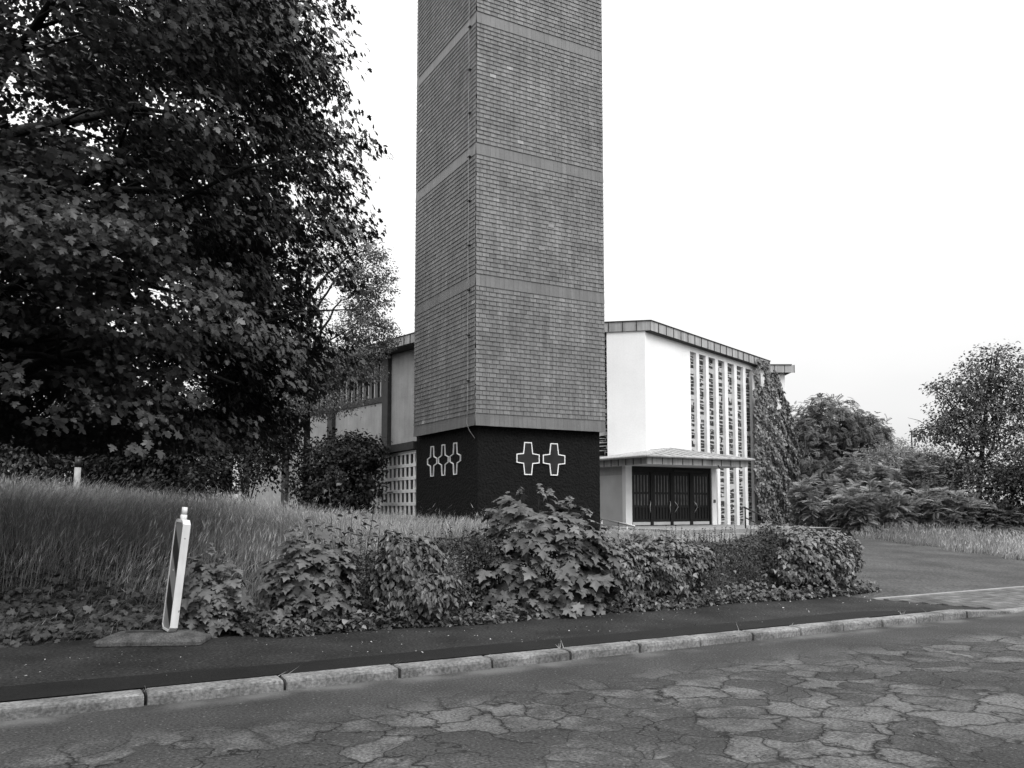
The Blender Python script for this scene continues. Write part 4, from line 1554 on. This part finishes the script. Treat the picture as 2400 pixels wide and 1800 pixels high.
# trees at the right
tree('ash_tree', 'bushy feather-leaved tree rising behind the ivy-clad church end', (16.6, 43.5), 5.5, 0.14,
     [(16.6, 43.5, 5.4, 2.0, 1.6, 1.9, 1.0), (14.9, 43.0, 4.2, 1.5, 1.4, 2.0, 0.7), (18.2, 43.2, 4.8, 1.5, 1.4, 1.6, 0.7), (16.4, 42.6, 3.0, 2.6, 1.4, 1.8, 0.9)],
     1100, 8, (0.2, 0.2, 0.16), FROND_LO, (0.22, 0.38), M['fine_leaf'], up=0.7, out=0.6, jit=0.5, droop=0.1)
tree('pale_tree', 'pale leafy tree between the ash and the tall tree at the right', (17.6, 37.5), 3.6, 0.1,
     [(17.3, 37.5, 3.3, 1.5, 1.3, 1.25, 1.0), (15.9, 37.0, 2.7, 1.3, 1.2, 1.1, 0.7), (18.6, 37.6, 2.8, 1.2, 1.2, 1.3, 0.7)],
     620, 24, (0.15, 0.15, 0.11), SMALL, (0.08, 0.14), M['pale_leaf'])
tree('tall_tree', 'tall open-crowned tree with layered branches at the right edge', (19.2, 34.5), 7.5, 0.13,
     [(20.3, 34.5, 7.0, 1.5, 1.3, 1.4, 1.0), (18.6, 34.3, 6.0, 1.2, 1.1, 1.1, 0.7), (21.7, 34.3, 6.0, 1.6, 1.4, 1.5, 0.9), (17.9, 34.0, 4.6, 1.4, 1.1, 0.7, 0.6), (20.0, 34.2, 5.0, 2.0, 1.4, 1.2, 1.0), (20.6, 34.0, 3.2, 2.6, 1.5, 1.3, 1.2), (17.9, 34.0, 3.0, 1.5, 1.2, 0.9, 0.8)],
     900, 24, (0.17, 0.17, 0.14), SMALL, (0.09, 0.17), M['tall_leaf'], nl=18, lean=(1.0, 0), up=0.6, jit=0.6, power=0.5)
tree('dark_tree', 'dark overhanging tree at the right edge behind the bright grass', (18.4, 28.6), 4.0, 0.13,
     [(18.6, 28.4, 3.0, 1.9, 1.5, 1.2, 1.0), (17.2, 28.8, 1.9, 1.5, 1.2, 1.1, 0.8), (19.6, 28.0, 1.6, 1.8, 1.3, 1.2, 0.9), (15.6, 30.6, 1.6, 1.2, 1.0, 1.2, 0.5), (20.0, 28.6, 4.1, 1.8, 1.4, 1.0, 0.7)],
     640, 26, (0.24, 0.24, 0.13), SMALL, (0.10, 0.17), M['dark_leaf'], nl=8, up=0.8, jit=0.4)
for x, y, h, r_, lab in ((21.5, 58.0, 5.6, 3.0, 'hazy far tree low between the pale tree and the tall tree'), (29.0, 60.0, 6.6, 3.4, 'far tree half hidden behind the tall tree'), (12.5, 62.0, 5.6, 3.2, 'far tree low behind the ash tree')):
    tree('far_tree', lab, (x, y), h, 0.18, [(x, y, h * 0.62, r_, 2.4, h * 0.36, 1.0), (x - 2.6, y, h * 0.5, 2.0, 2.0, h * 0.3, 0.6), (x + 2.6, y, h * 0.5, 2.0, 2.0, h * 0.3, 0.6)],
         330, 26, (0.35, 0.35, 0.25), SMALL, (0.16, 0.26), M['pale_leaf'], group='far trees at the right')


def sumac(label, x, y, h, spread, nst):
    z = float(zg(x, y))
    t = thing('sumac_shrub', label, 'shrub', (x, y, z), 0, 'sumacs beyond the asphalt lot')
    Ps, Ns, Ds, Ss = [], [], [], []
    for i in range(nst):
        a = rng.uniform(0, 2 * math.pi)
        r_ = spread * math.sqrt(rng.uniform(0, 1))
        hh = h * (1 - 0.40 * (r_ / spread) ** 2) * rng.uniform(0.72, 1.05)
        bx, by = x + 0.75 * r_ * math.cos(a), y + 0.55 * r_ * math.sin(a)
        tx, ty = x + r_ * math.cos(a), y + 0.7 * r_ * math.sin(a)
        zt = z + hh
        MB().tube([(bx, by, z - 0.1), ((bx + tx) / 2, (by + ty) / 2, z + hh * 0.5), (tx, ty, zt)], [0.025, 0.018, 0.008], 5).make('stem', M['stem'], t, True)
        for lev in range(6):
            zz = zt - lev * 0.20 * (0.8 + 0.4 * rng.random())
            if zz < z + 0.25:
                continue
            f = (zz - z) / hh
            for k in range(10):
                b = rng.uniform(0, 2 * math.pi)
                o_ = np.array([math.cos(b), math.sin(b), 0.0])
                Ps.append((bx + (tx - bx) * f, by + (ty - by) * f, zz + rng.normal() * 0.04))
                rise = 0.60 - 0.20 * lev + rng.normal() * 0.25
                Ds.append(o_ + np.array([0, 0, rise]))
                Ns.append(np.array([0, 0, 1.0]) - o_ * rise + rng.normal(size=3) * 0.3)
                Ss.append(rng.uniform(0.20, 0.36))
    leaf_cloud('foliage', np.array(Ps), np.array(Ns), np.array(Ds), np.array(Ss), FROND, M['pale_leaf'], t, rng.uniform(0.7, 1.35, len(Ps)))


for lab, x, y, h, sp, n_ in (('sumac shrub at the left end of the thicket by the ivy', 10.9, 29.8, 2.1, 1.2, 22),
                             ('tallest sumac in the middle of the thicket', 13.0, 31.0, 2.85, 1.5, 34),
                             ('sumac right of the tallest one in the thicket', 15.0, 31.5, 2.7, 1.5, 28),
                             ('front sumac leaning over the asphalt edge', 12.3, 28.4, 1.9, 1.5, 34),
                             ('low sumac in front of the pale tree', 14.6, 28.6, 1.75, 1.4, 28),
                             ('low sumac at the right end of the thicket by the dark tree', 16.3, 28.6, 1.25, 1.2, 14)):
    sumac(lab, x, y, h, sp, n_)

# ------------------------------------------------------------------ ivy on the end of the church
ivy = thing('wall_ivy', 'dense ivy climbing the right-hand end of the church up to the roof', 'ivy', (12.3, 39.2, 0.85))
n_ = 11500
zz = 0.85 + 7.6 * rng.uniform(0, 1, n_) ** 1.15
s_ = rng.uniform(0, 1, n_)
pa, pb = np.array([11.15, 38.35]), np.array([14.0, 40.75])
smax = np.interp(zz, [0.8, 2.0, 4.5, 6.0, 7.0, 7.8, 8.4], [0.93, 1.0, 1.0, 0.88, 0.72, 0.55, 0.42]) + 0.03 * np.sin(zz * 5)
smin = np.interp(zz, [0.8, 1.6, 2.6, 4.0, 7.5, 8.4], [0.10, 0.04, 0.0, 0.0, 0.05, 0.12]) + 0.03 * np.sin(zz * 7 + 1)
s2 = smin + (smax - smin) * s_
bul = 0.10 + np.interp(zz, [0.8, 2.5, 4.5, 6.5, 8.4], [0.35, 0.75, 0.6, 0.25, 0.08]) * np.sin(np.pi * np.clip(s_, 0.05, 0.95)) ** 0.7
bul = bul * (0.75 + 0.25 * np.sin(s2 * 19 + zz * 2.2) * np.sin(zz * 3.1 + s2 * 7)) * rng.uniform(0.55, 1.05, n_)
xy = pa + (pb - pa) * s2[:, None] + np.array([0.64, -0.77]) * bul[:, None]
P = np.stack([xy[:, 0], xy[:, 1], zz], 1)
hole = (np.sin(s2 * 23 + zz * 1.3) + np.sin(zz * 2.9 - s2 * 9) > 0.75) & (zz > 6.2)
P = P[~hole]
N = np.array([0.62, -0.75, 0.35]) + rng.normal(size=P.shape) * 0.38 + np.stack([(s2[~hole] - 0.5) * 0.9, (s2[~hole] - 0.5) * 0.6, 0 * s2[~hole]], 1)
D = np.array([0, 0, -1.0]) + rng.normal(size=P.shape) * 0.35
leaf_cloud('foliage', P, N, D, rng.uniform(0.12, 0.20, len(P)), IVY, M['ivy'], ivy, rng.uniform(0.6, 1.5, len(P)))
for k in range(6):
    f = 0.15 + 0.13 * k
    b = pa + (pb - pa) * f
    MB().tube([(b[0] + 0.05, b[1] - 0.06, 0.7), (b[0] + 0.1, b[1] + 0.03, 3.0), (b[0] - 0.02, b[1] + 0.1, 5.5)], [0.03, 0.02, 0.008], 5).make('stem', M['bark'], ivy, True)


# ------------------------------------------------------------------ meadow grass
def grass_mesh(name, xy, h, w, lean, m, hm, head_frac, tone, label, cat=None):
    n = len(xy)
    z = zg(xy[:, 0], xy[:, 1]) - 0.02
    a = rng.uniform(0, 2 * math.pi, n)
    side = np.stack([np.cos(a), np.sin(a), 0 * a], 1)
    b = rng.normal(size=(n, 2))
    fl_ = 1.3 * np.stack([np.sin(xy[:, 0] * 0.8 + xy[:, 1] * 0.5), np.sin(xy[:, 1] * 0.9 - xy[:, 0] * 0.6 + 2)], 1)
    ld = np.concatenate([b + np.array([0.35, 0.1]) + fl_, np.zeros((n, 1))], 1)
    ld = ld * (lean * h)[:, None]
    base = np.stack([xy[:, 0], xy[:, 1], z], 1)
    up = np.array([0, 0, 1.0]) * h[:, None]
    mid = base + up * 0.55 + ld * 0.28
    tip = base + up * 0.97 + ld
    V = np.stack([base - side * w[:, None], base + side * w[:, None], mid - side * w[:, None] * 0.8, mid + side * w[:, None] * 0.8, tip], 1).reshape(-1, 3)
    t = np.array([(0, 1, 3), (0, 3, 2), (2, 3, 4)])
    T = (t[None] + (np.arange(n) * 5)[:, None, None]).reshape(-1, 3)
    me = tri_mesh(name, V, T, np.repeat(tone, 3), m)
    o = bpy.data.objects.new(name, me)
    link(o)
    tag(o, label, cat or 'grass', None, 'stuff')
    k = rng.random(n) < head_frac
    hp = tip[k]
    hd = norm(tip[k] - mid[k])
    q = len(hp)
    hl = rng.uniform(0.05, 0.13, q)[:, None]
    s2_ = side[k]
    wv = (w[k] * rng.uniform(1.2, 2.2, q))[:, None]
    V = np.stack([hp - hd * hl * 0.5, hp + s2_ * wv, hp + hd * hl, hp - s2_ * wv], 1).reshape(-1, 3)
    t = np.array([(0, 1, 2), (0, 2, 3)])
    T = (t[None] + (np.arange(q) * 4)[:, None, None]).reshape(-1, 3)
    me = tri_mesh('seed_heads', V, T, rng.uniform(0.7, 1.4, q * 2), hm)
    oh = bpy.data.objects.new('seed_heads', me)
    link(oh, o)
    oh['kind'] = 'stuff'
    return o


def scatter(n, x0, x1, y0, y1, ok):
    xy = np.stack([rng.uniform(x0, x1, n), rng.uniform(y0, y1, n)], 1)
    u, v = UV(xy[:, 0], xy[:, 1])
    return xy[ok(xy[:, 0], xy[:, 1], u, v)]


def meadow_ok(x, y, u, v):
    tow = (u > cu + 0.1) & (u < cu + TW - 0.02) & (v > cv + 0.1) & (v < cv + TW + 0.3)
    lim = 10.35 + 1.6 * ss(2.2, -0.5, u) + 0.25 * np.sin(u * 1.9)
    return (v > lim) & ~tow & (u < 15.0) & (v < 24.5 + 0.25 * np.clip(-x, 0, 20)) & (u - 0.35 * (v - 9) < 12.2) & (np.hypot(x - mx0, y - my0) > 0.4)


xy = scatter(185000, -17, 6.5, 9.0, 27.0, meadow_ok)
dn = np.sin(xy[:, 0] * 1.7 + 0.6 * np.sin(xy[:, 1] * 1.1)) * np.sin(xy[:, 1] * 1.4 + xy[:, 0] * 0.3)
xy = xy[rng.random(len(xy)) < 0.80 + 0.2 * dn]
n_ = len(xy)
u_, v_ = UV(xy[:, 0], xy[:, 1])
hn = np.sin(xy[:, 0] * 1.3 + 1 + np.sin(xy[:, 1] * 0.7)) * np.sin(xy[:, 1] * 1.1 + 0.8 * np.sin(xy[:, 0] * 0.9)) + 0.5 * np.sin(xy[:, 0] * 3.7 + xy[:, 1] * 2.3) * np.sin(xy[:, 1] * 4.1 - xy[:, 0] * 1.7)
hh = rng.uniform(0.34, 0.78, n_) * (0.9 + 0.20 * hn)
hh = hh * np.where(u_ > 5.0, 0.74, 1.0)
hh = hh * (1 - 0.62 * ss(0.2, 2.2, xy[:, 0] + 0.05 * (v_ - 10)))
hh = hh * (0.62 + 0.38 * ss(10.5, 12.8, v_))
tallk = rng.random(n_) < 0.10
hh = np.where(tallk, hh * rng.uniform(1.1, 1.42, n_), hh)
dd = np.hypot(xy[:, 0], xy[:, 1])
ww = rng.uniform(0.0012, 0.0028, n_) * np.clip(dd / 12, 0.9, 1.7)
ww = np.where(tallk, ww * 0.7, ww)
meadow = grass_mesh('meadow_grass', xy, hh, ww, np.where(tallk, rng.uniform(0.3, 0.6, n_), rng.uniform(0.05, 0.38, n_)), M['grass'], M['heads'], 0.55, rng.uniform(0.6, 1.4, n_), 'tall uncut meadow grass with pale seed heads around the tower and the maple')
xy = scatter(60000, 9.5, 25, 13.0, 31, lambda x, y, u, v: (u > 20.2 + 0.36 * (v - 11) + 0.2 * np.sin(v * 3.1)) & (u < 24.6 + 0.30 * (v - 11)) & (v > 8.7) & (v < 18.5))
n_ = len(xy)
u_, v_ = UV(xy[:, 0], xy[:, 1])
edge = u_ - (20.3 + 0.36 * (v_ - 11))
hh = rng.uniform(0.25, 0.55, n_) * (0.45 + 0.55 * ss(0, 1.3, edge))
grass_mesh('verge_grass', xy, hh, rng.uniform(0.003, 0.005, n_), rng.uniform(0.1, 0.4, n_), M['grass'], M['heads'], 0.55, rng.uniform(0.9, 1.7, n_), 'pale dry grass along the far edge of the asphalt lot at the right')
# weeds in the terrace bed and in kerb joints
xy = scatter(14000, 2, 9, 20.0, 26.5, lambda x, y, u, v: (u > 12.6) & (u < 19) & (v < 18.1) & (v > 12.5) & (u - 0.35 * (v - 9) < 12.6))
n_ = len(xy)
if n_:
    grass_mesh('bed_grass', xy, rng.uniform(0.05, 0.16, n_), rng.uniform(0.003, 0.005, n_), rng.uniform(0.1, 0.4, n_), M['grass'], M['heads'], 0.3, rng.uniform(0.8, 1.4, n_), 'short weedy grass bed in front of the church steps')
wd = []
for j in joints[8:]:
    k = int(rng.integers(5, 40))
    uu = j + rng.normal(size=k) * 0.03
    vv = 7.17 + rng.normal(size=k) * 0.02 - rng.random(k) * 0.05
    wd += [S(a, b)[:2] for a, b in zip(uu, vv)]
xy = np.array(wd)
n_ = len(xy)
_zg = zg
zg_keep = zg
zg = lambda x, y: np.full(len(x), 0.085)
grass_mesh('kerb_weeds', xy, rng.uniform(0.01, 0.035, n_), rng.uniform(0.0015, 0.003, n_), rng.uniform(0.3, 0.9, n_), M['grass'], M['heads'], 0.1, rng.uniform(0.8, 1.4, n_), 'tiny weeds sprouting from the joints between the kerb stones', 'weeds')
zg = zg_keep

# ------------------------------------------------------------------ hedge line along the pavement
hedge = thing('privet_hedge', 'long dark small-leaved hedge running along the back of the pavement', 'hedge', S(7.2, 9.95, 0.1), YAW)


def box_shell(n, u0, u1, v0, v1, z0, z1f):
    """points on the front, top and back of a clipped hedge with a wavy surface"""
    u = rng.uniform(u0, u1, n)
    f = rng.random(n)
    v = np.where(f < 0.55, v0 + np.abs(rng.normal(size=n)) * 0.13, np.where(f < 0.9, rng.uniform(v0, v1, n), v1 - np.abs(rng.normal(size=n)) * 0.1))
    top = z1f(u)
    z = np.where((f >= 0.55) & (f < 0.9), top - np.abs(rng.normal(size=n)) * 0.10, z0 + (top - z0) * rng.random(n) ** 0.85)
    wav = 0.10 * np.sin(u * 2.7) + 0.07 * np.sin(u * 6.1 + z * 5) + 0.05 * np.sin(z * 9 + u * 3)
    v = v + np.where(f < 0.55, wav, 0)
    # rounded shoulders
    sh = np.clip((z - (top - 0.3)) / 0.3, 0, 1)
    v = np.where(f < 0.55, v + 0.22 * sh ** 2, v)
    nu = np.where(f < 0.55, 0, 0) + 0 * u
    nv = np.where(f < 0.55, -1.0, np.where(f < 0.9, -0.2, 0.8))
    nz = np.where(f < 0.55, 0.45, np.where(f < 0.9, 1.0, 0.3))
    P = np.stack([u * RX - v * RY, u * RY + v * RX, z], 1)
    N = np.stack([nu * RX - nv * RY, nu * RY + nv * RX, nz], 1)
    return P, N


topf = lambda u: 1.03 + 0.07 * np.sin(u * 1.3 + 0.5) + 0.05 * np.sin(u * 3.1) - 0.12 * ss(4.0, 2.4, u) - 0.07 * ss(7.5, 9.0, u)
P, N = box_shell(34000, 2.75, 11.8, 9.5, 10.45, 0.12, topf)
N = N + rng.normal(size=P.shape) * 0.55
D = rng.normal(size=P.shape) * 0.7 + np.array([0.25, -0.45, 0.1])
leaf_cloud('foliage', P, N, D, rng.uniform(0.030, 0.058, len(P)), SMALL, M['hedge'], hedge, rng.uniform(0.5, 1.6, len(P)))
# upright shoots on top
Ps, Ns, Ds = [], [], []
sh_mb = MB()
for i in range(150):
    u, v = rng.uniform(2.8, 11.6), rng.uniform(9.65, 10.4)
    x, y, _ = S(u, v)
    z0 = float(topf(np.array([u]))[0]) - 0.12
    L_ = rng.uniform(0.15, 0.38)
    ln = rng.normal(size=2) * 0.05
    sh_mb.tube([(x, y, z0), (x + ln[0], y + ln[1], z0 + L_)], [0.004, 0.002], 3)
    for k in range(13):
        f = k / 12
        a = rng.uniform(0, 6.28)
        Ps.append((x + ln[0] * f, y + ln[1] * f, z0 + L_ * f))
        Ds.append((math.cos(a) * 0.7, math.sin(a) * 0.7, 0.8))
        Ns.append((-math.cos(a) * 0.6, -math.sin(a) * 0.6, 0.8))
leaf_cloud('shoots', np.array(Ps), np.array(Ns), np.array(Ds), rng.uniform(0.03, 0.055, len(Ps)), SMALL, M['hedge'], hedge)
o = sh_mb.make('shoot_stems', M['bark'], hedge)
o['kind'] = 'stuff'
for i in range(26):
    u, v = rng.uniform(2.9, 11.6), rng.uniform(9.8, 10.2)
    x, y, _ = S(u, v)
    x2, y2, _ = S(u + rng.normal() * 0.2, v + rng.normal() * 0.1)
    MB().tube([(x, y, 0.0), ((x + x2) / 2, (y + y2) / 2, 0.45), (x2, y2, 0.9)], [0.02, 0.014, 0.005], 5).make('stem', M['bark'], hedge, True)


def shell_leaves(c, rad, n, zmin, front=0.75, power=0.25):
    """leaves on the camera-side shell of an ellipsoid mound"""
    d = unit_rand(int(n * 3))
    d = d[(d[:, 2] > -0.55)]
    keep = (d[:, 1] < 0.35) | (rng.random(len(d)) > front)
    d = d[keep][:n]
    r = rng.uniform(0.35, 1, len(d)) ** power
    r = r * (1 + 0.09 * np.sin(d[:, 0] * 7 + d[:, 2] * 5) + 0.06 * np.sin(d[:, 2] * 11 + d[:, 0] * 3))
    P = np.array(c) + d * r[:, None] * np.array(rad)
    O = norm(d / np.array(rad))
    k = P[:, 2] > zmin
    return P[k], O[k], r[k]


def maple_shrub(label, u, v, rad, zc, n, size, nshoot):
    x, y, _ = S(u, v)
    z0 = 0.1
    t = thing('maple_shrub', label, 'shrub', (x, y, z0), 0, 'maple shrubs in the hedge line')
    P, O, r = shell_leaves((x, y, zc), rad, n, z0 + 0.04, power=0.42)
    # lower skirt keeps the mound wide near the ground
    N = O * 0.52 + np.array([0, -0.10, 0.85]) + rng.normal(size=P.shape) * 0.26
    D = O * 0.75 + np.array([0, 0, -0.70]) + rng.normal(size=P.shape) * 0.38
    s = rng.uniform(size * 0.55, size * 1.15, len(P))
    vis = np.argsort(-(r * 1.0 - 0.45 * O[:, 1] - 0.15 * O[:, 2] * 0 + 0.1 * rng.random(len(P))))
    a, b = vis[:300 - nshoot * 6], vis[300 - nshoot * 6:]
    leaf_objects('leaf', P[a], N[a], D[a], s[a], LY, t)
    if len(b):
        leaf_cloud('inner_leaves', P[b], N[b], D[b], s[b], MAPLE_HI[0], M['maple_young'], t, rng.uniform(0.5, 0.95, len(b)))  # inner leaves toned darker than the outer, shade put into their colour
    for i in range(9):
        d = unit_rand(1)[0]
        e = np.array((x, y, zc)) + d * np.array(rad) * 0.8
        e[2] = max(e[2], zc)
        MB().tube([(x + rng.normal() * 0.06, y + rng.normal() * 0.06, 0.02), (x + (e[0] - x) * 0.4, y + (e[1] - y) * 0.4, (e[2]) * 0.55), e], [0.016, 0.011, 0.004], 5).make('stem', M['stem'], t, True)
    for i in range(nshoot):
        a_ = -1 + 2 * (i + 0.5) / nshoot + rng.normal() * 0.06
        bx = x + a_ * rad[0] * 0.72
        by = y + rng.normal() * 0.12
        zt = zc + rad[2] * math.sqrt(max(0.05, 1 - a_ * a_ * 0.55))
        L_ = rng.uniform(0.04, 0.20)
        MB().tube([(bx, by, zt - 0.35), (bx + 0.02, by, zt + L_)], [0.007, 0.003], 4).make('shoot', M['stem'], t, True)
        pp, nn, dd_, sz = [], [], [], []
        for k in range(6):
            b_ = rng.uniform(0, 6.28)
            o_ = np.array([math.cos(b_), math.sin(b_), 0])
            pp.append((bx + 0.02, by, zt + L_ * (1 - 0.28 * (k // 2)) + rng.normal() * 0.01))
            nn.append(o_ * 0.5 + np.array([0, 0, 0.9]))
            dd_.append(o_ * 0.9 + np.array([0, 0, -0.45]))
            sz.append(size * (0.34 + 0.20 * (k // 2)))
        leaf_objects('leaf', np.array(pp), np.array(nn), np.array(dd_), np.array(sz), LY, t)


LY = one_leaf_meshes('leaf', MAPLE_HI, M['maple_young'], (0.75, 0.9, 1.0, 1.15, 1.3, 0.85, 1.05, 1.45))
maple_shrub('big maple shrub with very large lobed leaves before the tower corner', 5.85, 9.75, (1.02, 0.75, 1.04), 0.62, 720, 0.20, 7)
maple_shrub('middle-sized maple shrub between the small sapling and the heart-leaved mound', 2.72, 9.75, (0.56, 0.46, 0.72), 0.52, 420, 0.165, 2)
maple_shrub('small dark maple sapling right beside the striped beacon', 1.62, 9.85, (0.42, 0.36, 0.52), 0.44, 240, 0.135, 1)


def creeper(name, label, blobs, n, n_obj, tpl, meshes, size, m, tmin=0.6, tmax=1.5):
    x, y = blobs[0][0], blobs[0][1]
    t = thing(name, label, 'creeper', (x, y, 0.1))
    Ps, Os, Rs = [], [], []
    for b in blobs:
        P, O, r = shell_leaves(b[0:3], b[3:6], int(n * b[6]), 0.11, power=0.30)
        Ps.append(P)
        Os.append(O)
        Rs.append(r)
    P, O, r = np.concatenate(Ps), np.concatenate(Os), np.concatenate(Rs)
    N = O * 0.75 + np.array([0, -0.12, 0.5]) + rng.normal(size=P.shape) * 0.36
    D = O * 0.35 + np.array([0, 0, -1.0]) + rng.normal(size=P.shape) * 0.35
    s = rng.uniform(size[0], size[1], len(P))
    order = np.argsort(-(r - 0.4 * O[:, 1] + 0.15 * rng.random(len(P)) + 2.0 * (s - s.min())))
    a, b = order[:n_obj], order[n_obj:]
    if n_obj:
        leaf_objects('leaf', P[a], N[a], D[a], s[a], meshes, t)
    leaf_cloud('foliage', P[b], N[b], D[b], s[b], tpl, m, t, rng.uniform(tmin, tmax, len(b)))
    for i in range(7):
        e = P[rng.integers(0, len(P))]
        MB().tube([(x + rng.normal() * 0.1, y + 0.1, 0.02), ((x + e[0]) / 2, (y + e[1]) / 2 + 0.05, 0.5), e], [0.012, 0.008, 0.003], 5).make('stem', M['bark'], t, True)
    return t


LO = one_leaf_meshes('leaf', [OVATE], M['ovate'], (0.7, 0.85, 1.0, 1.15, 1.35, 0.9))
LI = one_leaf_meshes('leaf', [IVY], M['ivy'], (0.7, 0.85, 1.0, 1.2, 1.45, 0.9))
s1 = S(3.86, 9.62)
s1b = S(3.98, 9.42)
creeper('heart_leaved_creeper', 'mound of pale heart-shaped leaves between the two larger maple shrubs', [(s1[0], s1[1], 0.66, 0.46, 0.42, 0.56, 0.6), (s1b[0], s1b[1], 0.42, 0.46, 0.36, 0.36, 0.5)], 1900, 300, OVATE, LO, (0.05, 0.105), M['ovate'])
q1, q2, q3 = S(7.0, 9.62), S(7.75, 9.6), S(8.3, 9.66)
creeper('ivy_mound', 'glossy ivy curtain hanging over the hedge right of the big maple shrub', [(q1[0], q1[1], 0.55, 0.52, 0.42, 0.55, 0.8), (q2[0], q2[1], 0.60, 0.58, 0.44, 0.52, 0.9), (q3[0], q3[1], 0.68, 0.45, 0.38, 0.30, 0.4)], 3600, 300, IVY, LI, (0.05, 0.09), M['ivy'])
q1, q2, q3 = S(10.75, 9.65), S(11.3, 9.70), S(11.0, 10.15)
creeper('ivy_mound', 'pale ivy mound covering the right-hand end of the hedge', [(q1[0], q1[1], 0.62, 0.64, 0.44, 0.55, 0.8), (q2[0], q2[1], 0.60, 0.66, 0.52, 0.56, 1.0), (q3[0], q3[1], 0.78, 0.75, 0.5, 0.44, 0.7)], 3600, 300, IVY, LI, (0.05, 0.09), M['ivy'], 0.75, 1.7)

# young rose shoots above the hedge
rs = thing('rose_sapling', 'tall thin leafy shoots standing above the hedge before the meadow', 'sapling', S(3.35, 10.75, 0.3))
for du, dv, h, lx in ((0.0, 0.0, 1.62, -0.12), (0.35, 0.05, 1.58, 0.22), (0.12, -0.1, 1.25, 0.05), (-0.2, 0.1, 1.15, -0.1), (0.5, 0.0, 1.1, 0.1)):
    x, y, _ = S(3.35 + du, 10.75 + dv)
    MB().tube([(x, y, 0.2), (x + lx * 0.4, y, 0.2 + h * 0.5), (x + lx, y, 0.2 + h)], [0.008, 0.006, 0.003], 5).make('stem', M['stem'], rs, True)
    pp, nn, dd_, sz = [], [], [], []
    for k in range(34):
        f = 0.3 + 0.7 * k / 33
        a = rng.uniform(0, 6.28)
        o_ = np.array([math.cos(a), math.sin(a), 0])
        c = np.array([x + lx * f * (0.4 + 0.6 * f), y, 0.2 + h * f]) + o_ * rng.uniform(0.01, 0.16)
        pp.append(c)
        nn.append(np.array([0, 0, 1.0]) + rng.normal(size=3) * 0.4)
        dd_.append(o_ + np.array([0, 0, 0.1]))
        sz.append(rng.uniform(0.06, 0.10))
    leaf_objects('leaf', np.array(pp), np.array(nn), np.array(dd_), np.array(sz), LO, rs)

# low ivy and plants at the foot of the hedge and on the bank at the left
n_ = 6000
u = rng.uniform(1.5, 12.1, n_)
v = 9.10 + 0.08 * np.sin(u * 2.3) + np.abs(rng.normal(size=n_)) * 0.22 + 0.12 * ss(4, 2, u) + 0.75 * ss(2.3, 1.6, u)
z = 0.10 + np.abs(rng.normal(size=n_)) * 0.09 * np.clip((v - 8.9) * 3, 0.2, 1.6)
P = np.stack([u * RX - v * RY, u * RY + v * RX, z], 1)
N = np.array([0.15, -0.3, 0.9]) + rng.normal(size=P.shape) * 0.45
D = np.array([0.2, -0.5, -0.5]) + rng.normal(size=P.shape) * 0.6
gi = leaf_cloud('ground_ivy', P, N, D, rng.uniform(0.045, 0.085, n_), IVY, M['ivy'], None, rng.uniform(0.5, 1.25, n_))
tag(gi, 'low ivy creeping along the foot of the hedge onto the pavement', 'ivy')
n_ = 6500
u = rng.uniform(-7.0, 2.3, n_)
v = rng.uniform(9.95, 12.6, n_) + 0.12 * np.sin(u * 3)
x, y, _ = S(u, v)
z = zg(x, y) + rng.uniform(0.02, 0.16, n_) * (0.6 + 0.5 * np.sin(u * 2.1 + v * 3) ** 2)
P = np.stack([x, y, np.maximum(z, 0.1)], 1)
N = np.array([0.1, -0.3, 1.0]) + rng.normal(size=P.shape) * 0.4
D = rng.normal(size=P.shape) * np.array([1, 1, 0.25]) + np.array([0, -0.4, -0.1])
gc = leaf_cloud('bank_plants', P, N, D, rng.uniform(0.03, 0.11, n_), MAPLE_LO, M['maple_young'], None, rng.uniform(0.2, 0.75, n_))
tag(gc, 'low leafy plants and seedlings on the bank behind the beacon', 'plants')
xy = scatter(9000, -10, 1.5, 4.5, 13, lambda x, y, u, v: (v > 9.95) & (v < 12.2) & (u > -7) & (u < 2.4))
n_ = len(xy)
grass_mesh('bank_grass', xy, rng.uniform(0.10, 0.30, n_), rng.uniform(0.002, 0.0035, n_), rng.uniform(0.2, 0.8, n_), M['grass'], M['heads'], 0.05, rng.uniform(0.4, 1.0, n_), 'short ragged grass on the shaded bank behind the beacon')

# petals and bits lying on the pavement and along the kerb
n_ = 420
u = rng.uniform(-3, 12, n_)
v = 7.25 + 1.9 * rng.random(n_) ** 0.6
x, y, _ = S(u, v)
P = np.stack([x, y, np.full(n_, 0.098)], 1)
N = np.array([0, 0, 1.0]) + rng.normal(size=P.shape) * 0.35
D = rng.normal(size=P.shape)
lt = leaf_cloud('fallen_bits', P, N, D, rng.uniform(0.008, 0.035, n_) * (0.4 + rng.random(n_)), SMALL, M['litter'], None, rng.uniform(0.3, 1.6, n_))
tag(lt, 'pale fallen petals and leaf bits scattered over the pavement', 'litter')

# unseen trees added across the street behind the viewer, to darken the lower tower
for i, (x, y, h, lab) in enumerate(((-16, -17, 9.5, 'broad added shade tree far left across the street'), (-7, -19, 10.5, 'tallest added shade tree across the street'), (3, -18, 9.0, 'broad added shade tree straight across the street'), (12, -14, 8.0, 'lowest added shade tree across the street'), (21, -9, 8.5, 'broad added shade tree to the right across the street'), (30, -5, 9.0, 'broad added shade tree farthest right across the street'))):
    tree('added_shade_tree', lab, (x, y), h, 0.22, [(x, y, h * 0.66, 3.6, 3.2, h * 0.33, 1.0), (x - 2.6, y, h * 0.5, 2.6, 2.4, h * 0.28, 0.6), (x + 2.6, y, h * 0.5, 2.6, 2.4, h * 0.28, 0.6)],
         330, 16, (0.5, 0.5, 0.35), SMALL, (0.3, 0.5), M['dark_leaf'], group='added shade trees out of view across the street')
